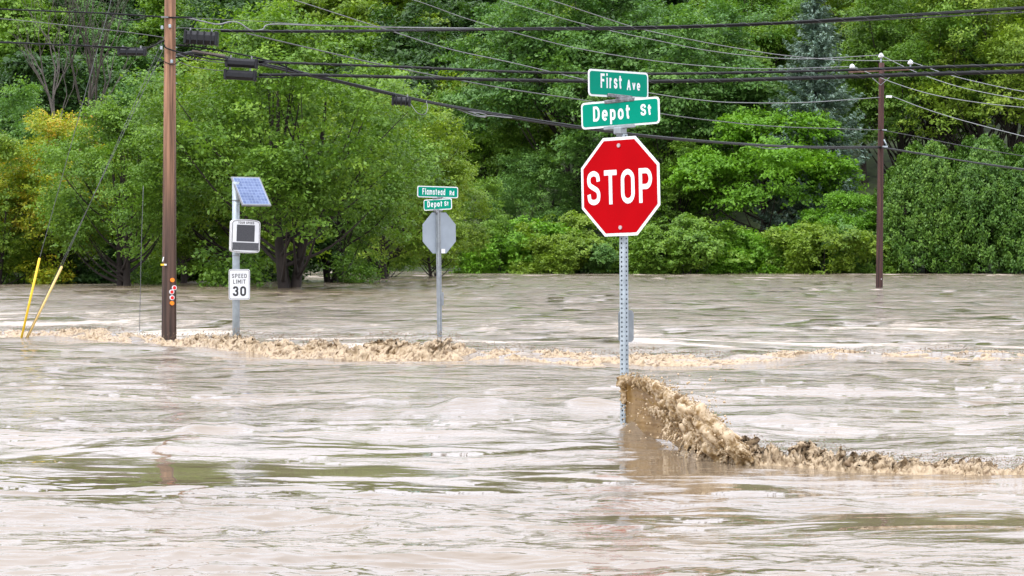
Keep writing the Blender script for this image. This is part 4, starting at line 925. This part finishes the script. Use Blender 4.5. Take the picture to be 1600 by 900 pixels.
def trunk_mesh(name, C, z0, H, r0, mat=None, nb=26, lean=(0, 0), stems=1, seed=0, twig=True, spread=.5, low=-1.2):
    rg = np.random.RandomState(seed+5); mb = MB(); C = np.asarray(C)
    for s in range(stems):
        a = 6.28*s/stems+seed; off = Vector((math.cos(a), math.sin(a)*.6, 0))*(spread if stems > 1 else 0)
        tip = Vector((lean[0], lean[1], z0+H*.72))+off*4.0
        base = Vector((off.x*.6, off.y*.6, low)); pts = []; rr = []; k = 11
        for i in range(k+1):
            t = i/k; p = base.lerp(tip, t)+Vector((math.sin(t*5+seed+s), math.cos(t*4+seed+s*2), 0))*.12*H*.1; pts.append(p)
            rr.append(r0*(1.0 if stems == 1 else .75)*((1-t)**.8*.9+.08)*(1+.7*math.exp(-t*14)))
        mb.tube(pts, rr, 9)
        for j in range(nb//stems):
            c = Vector(C[rg.randint(len(C))]); t = min(.95, max(.18, (c.z-z0*.3)/(H+z0)*.75-.1*rg.rand()+0.05)); q = int(t*k); st = pts[q].lerp(pts[min(k, q+1)], t*k-q)
            if (c-st).length < .5: continue
            mid = st.lerp(c, .5)+Vector((0, 0, -.1*(c-st).length)); r_ = rr[q]*.42
            pb = smooth_path([st, mid, c], 4); mb.tube(pb, [r_*(1-.85*i/(len(pb)-1)) for i in range(len(pb))], 6, False)
    return mb.mesh(name, mat or M_bark)
PROTO = {}
def proto(key, trunk_kw, **kw):
    cm, C = crown_mesh('crown_'+key, **kw); tm = trunk_mesh('trunk_'+key, C, kw['z0'], kw['H'], **trunk_kw); PROTO[key] = (cm, tm)
# real sizes in metres
proto('round', dict(r0=.28, nb=40, seed=1), bottom=.7, R=5.0, H=11.6, z0=.7, ncl=420, cr=1.05, per=150, leaf=.20, flat=.45, seed=1, egg=.12)
proto('round2', dict(r0=.31, nb=40, seed=2, stems=3, spread=.35), bottom=.7, R=4.6, H=10.2, z0=.6, ncl=400, cr=.95, per=150, leaf=.17, flat=.5, seed=2, lob=.33)
proto('small', dict(r0=.17, nb=26, seed=3, stems=2, spread=.25), bottom=.7, R=3.0, H=6.8, z0=.5, ncl=230, cr=.72, per=130, leaf=.16, flat=.5, seed=3, lob=.3)
proto('maple', dict(r0=.42, nb=50, seed=4), R=7.0, H=20, z0=1.5, ncl=720, cr=1.35, per=130, leaf=.27, flat=.33, seed=4, lob=.2, droop=.12, egg=.15)
proto('maple2', dict(r0=.4, nb=50, seed=5), R=6.5, H=18, z0=2, ncl=640, cr=1.4, per=120, leaf=.28, flat=.36, seed=5, lob=.3, droop=.1)
proto('oak', dict(r0=.5, nb=70, seed=6, stems=2, spread=.5), R=8, H=19, z0=4, ncl=620, cr=1.35, per=150, leaf=.25, flat=.5, seed=6, lob=.35, shell=.3)
proto('dome', dict(r0=.25, nb=20, seed=7), R=4.6, H=8.4, z0=.6, ncl=380, cr=1.0, per=120, leaf=.22, flat=.36, seed=7, lob=.08, droop=.16, egg=.2)
proto('bush', dict(r0=.08, nb=14, seed=8, stems=4, spread=.3), bottom=.8, R=2.9, H=4.8, z0=-.6, ncl=170, cr=.75, per=110, leaf=.21, flat=.5, seed=8, lob=.3)
proto('bush2', dict(r0=.08, nb=14, seed=9, stems=4, spread=.3), bottom=.8, R=3.6, H=5.8, z0=-.8, ncl=200, cr=.85, per=110, leaf=.25, flat=.4, seed=9, lob=.35, droop=.1)
proto('hill', dict(r0=.3, nb=20, seed=10), R=5.2, H=15, z0=2.5, ncl=330, cr=1.45, per=80, leaf=.42, flat=.5, seed=10, lob=.25)
proto('hill2', dict(r0=.3, nb=20, seed=11), R=4.6, H=13, z0=3, ncl=300, cr=1.35, per=80, leaf=.42, flat=.42, seed=12, lob=.3)
def spruce_mesh(H=17, R=4.5, seed=0):
    rg = np.random.RandomState(seed); P = []; N = []; U = []; S = []; T = []
    z = 1.5
    while z < H-.3:
        L = R*(1-z/H)**.8*(.85+.3*rg.rand())+.18; nb = 13
        for k in range(nb):
            a = rg.rand()*6.28; l = L*(.6+.5*rg.rand()); n = int(l*46)+8; t = rg.rand(n)**.7; tb = np.clip(rg.normal(.45, .15), 0, 1)
            zz = z-.28*l*np.sin(t*2.2)+.10*l*t**3*2; side = rg.normal(0, .16, n)*(1-t*.5)*min(1, l)
            P.append(np.stack([np.cos(a)*t*l-np.sin(a)*side, np.sin(a)*t*l+np.cos(a)*side, zz-abs(side)*.6-rg.rand(n)*.16], -1))
            u = np.stack([np.cos(a)+rg.normal(0, .5, n), np.sin(a)+rg.normal(0, .5, n), -.35+rg.normal(0, .35, n)], -1); U.append(unit(u))
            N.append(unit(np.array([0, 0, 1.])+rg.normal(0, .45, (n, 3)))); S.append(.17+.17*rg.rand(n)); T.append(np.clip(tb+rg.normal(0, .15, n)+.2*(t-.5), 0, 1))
        z += .19+.18*rg.rand()
    V, f = leaf_quads(np.concatenate(P), np.concatenate(N), np.concatenate(S), .32, np.concatenate(U))
    return mesh_np('crown_spruce', V, f, LF['blue'], {'tint': np.repeat(np.concatenate(T), 4)})
mb = MB(); mb.tube([(0, 0, -1.5), (0, 0, 8), (0, 0, 16.9)], [.24, .13, .02], 8); PROTO['spruce'] = (spruce_mesh(), mb.mesh('trunk_spruce', M_bark))
def cedar_mesh(R=3.3, H=8.2, seed=0):
    """arborvitae: upright flattened sprays in tufts over a dense dome"""
    rg = np.random.RandomState(seed); nt = 1500; az = rg.rand(nt)*6.28; h = rg.rand(nt)**.8
    prof = np.clip(1.0-np.clip(h-.35, 0, 1)**2*2.15, .05, 1)**.75*(.86+.14*np.sin(az*5+h*3+seed))
    r = R*prof*(.80+.24*rg.rand(nt)); C = np.stack([np.cos(az)*r, np.sin(az)*r, .05+h*H*(.94+.08*np.sin(az*3+seed))], -1)
    per = 46; idx = np.repeat(np.arange(nt), per); m = len(idx); t = rg.rand(m); out = np.stack([np.cos(az), np.sin(az), 0*az], -1)[idx]
    d = rg.normal(0, 1, (m, 3))*np.array([.17, .17, .12])*(1.15-t)[:, None]
    P = C[idx]+out*(t*.34)[:, None]+d; P[:, 2] += t*.62
    N = unit(out*.8+rg.normal(0, .6, (m, 3))+np.array([0, 0, .25])); U = unit(out*.3+np.array([0, 0, 1.])+rg.normal(0, .35, (m, 3)))
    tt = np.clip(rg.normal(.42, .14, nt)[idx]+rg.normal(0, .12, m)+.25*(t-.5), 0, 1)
    V, f = leaf_quads(P, N, .13+.12*rg.rand(m), .42, U)
    return mesh_np('crown_cedar', V, f, LF['cedar'], {'tint': np.repeat(tt, 4)})
mb = MB(); mb.tube([(0, 0, -1), (0, 0, 3), (0, 0, 6.5)], [.2, .14, .03], 8); PROTO['cedar'] = (cedar_mesh(), mb.mesh('trunk_cedar', M_bark))
def bare_tree():
    rg = np.random.RandomState(5); mb = MB()
    def grow(p, d, L, r, depth):
        n = 4; pts = [p]; q = p.copy(); dd = d.copy()
        for i in range(n): dd = (dd+Vector(rg.normal(0, .10, 3))+Vector((0, 0, .05))).normalized(); q = q+dd*L/n; pts.append(q.copy())
        mb.tube(pts, [r*(1-.45*i/n) for i in range(n+1)], 5 if depth > 1 else 8, False)
        if depth < 6:
            for k in range(3 if depth < 3 else 2):
                a = rg.rand()*6.28; s = .30+.35*rg.rand(); e = (dd+Vector((math.cos(a), math.sin(a), .1))*s).normalized(); st = pts[-1] if k == 0 else pts[rg.randint(2, 5)]
                grow(st, e, L*(.62+.25*rg.rand()), r*.55, depth+1)
    grow(Vector((0, 0, -1.5)), Vector((.02, 0, 1)), 6.5, .30, 0); return mb.mesh('branches', M_barkg)
def place(key, px, Yd, scale=1.0, mat='mid', label='', group=None, name='broadleaf_tree', cat='tree', rot=None, zs=1.0, z=None, trunk=True, xs=1.0):
    x = (px-800)/F*Yd; zb = z if z is not None else max(float(hill(np.array(x), np.array(Yd))), 0.0)
    root = empty(name, (x, Yd, zb), label, cat, group, random.random()*6.28 if rot is None else rot); root.scale = (scale*xs, scale*xs, scale*zs)
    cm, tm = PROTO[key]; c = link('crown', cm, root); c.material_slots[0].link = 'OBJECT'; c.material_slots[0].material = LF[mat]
    if trunk: link('trunk', tm, root)
    return root
def top_at(py, Yd): return at(800, py, Yd).z
random.seed(21)
# --- wooded hillside behind, one tree after another
G_H = 'trees of the wooded hillside'
ONES = 'first second third fourth fifth sixth seventh eighth ninth tenth eleventh twelfth thirteenth fourteenth fifteenth sixteenth seventeenth eighteenth nineteenth twentieth twenty-first twenty-second twenty-third twenty-fourth'.split()
SHADE = {'dark': 'dark green', 'mid': 'mid green', 'cool': 'cool green', 'olive': 'olive green', 'bright': 'bright green', 'autumn': 'yellowing'}
ROWS = ['lowest', 'second', 'third', 'fourth', 'topmost']
for r_, (Yd, sp, keys) in enumerate([(212, 7.5, 1), (232, 8.0, 1), (256, 8.5, 1), (284, 9, 1), (316, 10, 1)]):
    half = .255*Yd; x = -half+random.random()*4; cnt = 0
    while x < half:
        px = x/Yd*F+800; k = random.choice(['hill', 'hill2', 'hill', 'hill2', 'hill'])
        u = random.random(); mat = 'dark' if u < .42 else 'mid' if u < .62 else 'cool' if u < .82 else 'olive'
        if 430 < px < 620 and r_ >= 2: mat = random.choice(['olive', 'mid', 'olive'])
        if 560 < px < 760 and r_ < 2: mat = 'dark'
        if px < 240: mat = random.choice(['dark', 'cool', 'mid'])
        place(k, px, Yd+random.uniform(-5, 5), random.uniform(.85, 1.15), mat, '%s tree, %s from the left in the %s row up the wooded hillside' % (SHADE[mat], ONES[cnt], ROWS[r_]), G_H); cnt += 1
        x += sp*random.uniform(.75, 1.25)
# --- large trees at the water
def T(key, px, base_py, scale, mat, label, **kw):
    Yd = kw.pop('Y', None) or onwater(0, base_py); return place(key, px, Yd, scale, mat, label, **kw)
T('maple', 905, 0, 1.28, 'cool', 'towering light green maple filling the middle behind the First Ave plate', Y=196, rot=1.0)
T('maple2', 1050, 0, 1.15, 'cool', 'tall layered maple right behind the red stop sign', Y=188, rot=2.0)
T('maple2', 760, 0, .80, 'mid', 'leafy maple left of the middle maple, above the far sign', Y=200, rot=4.0)
T('oak', 1425, 0, 1.0, 'mid', 'big spreading oak directly behind the slim utility pole', Y=190, rot=.5)
T('oak', 1560, 0, 1.12, 'olive', 'big spreading oak at the right edge above the cedar hedge', Y=186, rot=3.5)
T('oak', 1480, 0, 1.2, 'olive', 'tallest oak rising between the two spreading oaks on the right', Y=205, rot=5)
T('maple', 1165, 0, 1.0, 'mid', 'mid green tree left of the blue spruce, reaching the top of the picture', Y=212, rot=2.6)
T('spruce', 1272, 0, 1.42, 'blue', 'tall blue green spruce left of the slim utility pole', Y=181, name='spruce_tree')
T('dome', 1190, 0, 1.42, 'bright', 'bright yellow green dome shaped maple below the blue spruce', Y=180, rot=1.2)
T('dome', 1325, 0, .72, 'bright', 'small bright green tree just left of the slim utility pole', Y=172, rot=2.2)
T('round', 1060, 0, .85, 'mid', 'round mid green tree close behind the lower half of the red sign', Y=184, rot=2.2)
T('round2', 845, 0, .95, 'cool', 'rounded tree over the bank left of the red sign', Y=190, rot=.7)
for i, (px, s, Yd, lb) in enumerate([(1450, 1.02, 170, 'arborvitae nearest the slim utility pole, its top rounded'), (1535, 1.06, 169, 'arborvitae in the middle of the three clipped together at right'), (1615, 1.0, 168, 'arborvitae cut off by the right edge of the picture')]):
    T('cedar', px, 0, s*1.12, 'cedar', lb, Y=Yd, name='arborvitae', cat='hedge', rot=i*2.0, xs=1.18, group='arborvitae hedge at the right')
# --- trees standing in the flood on the left
T('round2', 452, 459, 1.12, 'mid', 'wide dark-trunked tree standing in the flood right of the speed sign', rot=0.4)
T('round', 385, 452, .92, 'olive', 'tall tree rising behind the solar panel', rot=1.9)
T('round2', 520, 447, .92, 'mid', 'leafy tree between the speed sign and the far sign, below the cable bundle', rot=3.0)
T('round', 600, 441, .92, 'olive', 'tree with a lighter crown under the round splice case', rot=4.4)
T('small', 535, 434, .80, 'mid', 'small thin-trunked tree in far shallow water, first right of the thick trunks', rot=1.1)
T('small', 597, 438, .80, 'mid', 'small many-stemmed tree standing in far shallow water', rot=2.7)
T('small', 676, 437, .98, 'olive', 'small tree just left of the post of the far sign', rot=4.0)
T('small', 742, 431, .95, 'mid', 'small round tree on the bank right of the far sign', rot=5.3)
T('round2', 195, 456, .80, 'mid', 'tree with a straight dark trunk left of the large utility pole', rot=5.0)
T('round', 285, 450, .66, 'mid', 'tree just right of the large utility pole, crown behind the pole', rot=.9)
T('round2', 85, 449, .80, 'autumn', 'tree with a yellow and orange tinged crown at the left', rot=2.4)
T('small', -14, 450, .95, 'olive', 'yellow green tree cut by the left edge', rot=3.4)
T('round', 20, 440, .95, 'cool', 'darker tree behind the yellow tinged tree at far left', rot=1.3)
T('round', 250, 436, 1.05, 'cool', 'broad tree behind the large utility pole', rot=4.1)
T('hill2', 60, 0, .95, 'dark', 'dark tree high up at the left edge', Y=150, z=0, rot=.3)
T('hill', 560, 0, .9, 'dark', 'dark tree behind the crowns left of the far sign', Y=168, z=0, rot=.3)
# --- bushes along the bank
random.seed(5)
bl = ['bright', 'mid', 'mid', 'cool', 'olive', 'bright']
xs_ = [775, 815, 858, 900, 940, 985, 1030, 1078, 1122, 1165, 1208, 1250, 1292, 1330, 1362]
for i, px in enumerate(xs_):
    place('bush2' if i % 2 else 'bush', px, 168+random.uniform(-2, 3), random.uniform(.72, 1.12), bl[(i*5+i//3) % 6], '%s bush, %s from the left in the bank row behind the stop sign' % (SHADE[bl[(i*5+i//3) % 6]], ONES[i]), 'bushes along the flooded bank', 'bush', 'bush', z=-.45)
for i, px in enumerate([20, 60, 110, 150, 190, 235, 270, 310, 345, 372, 415, 430, 500, 580, 640, 700, 790]):
    Yd = 192 if px > 420 else (150 if i % 2 else 118)
    place('bush', px, Yd+random.uniform(-3, 3), random.uniform(.8, 1.1), ['mid', 'dark', 'olive'][i % 3], 'low bush, %s from the left, beneath the tree crowns on the left side' % ONES[i], 'bushes under the left trees', 'bush', 'bush', z=-.4)
x, y = (135-800)/F*125, 125
x, y = (135-800)/F*125, 125
root = empty('bare_tree', (x, y, 0), 'leafless grey tree with fine twigs, top left behind the thin wires', 'tree'); root.scale = (.9, .9, 1.0)
link('branches', bare_tree(), root)
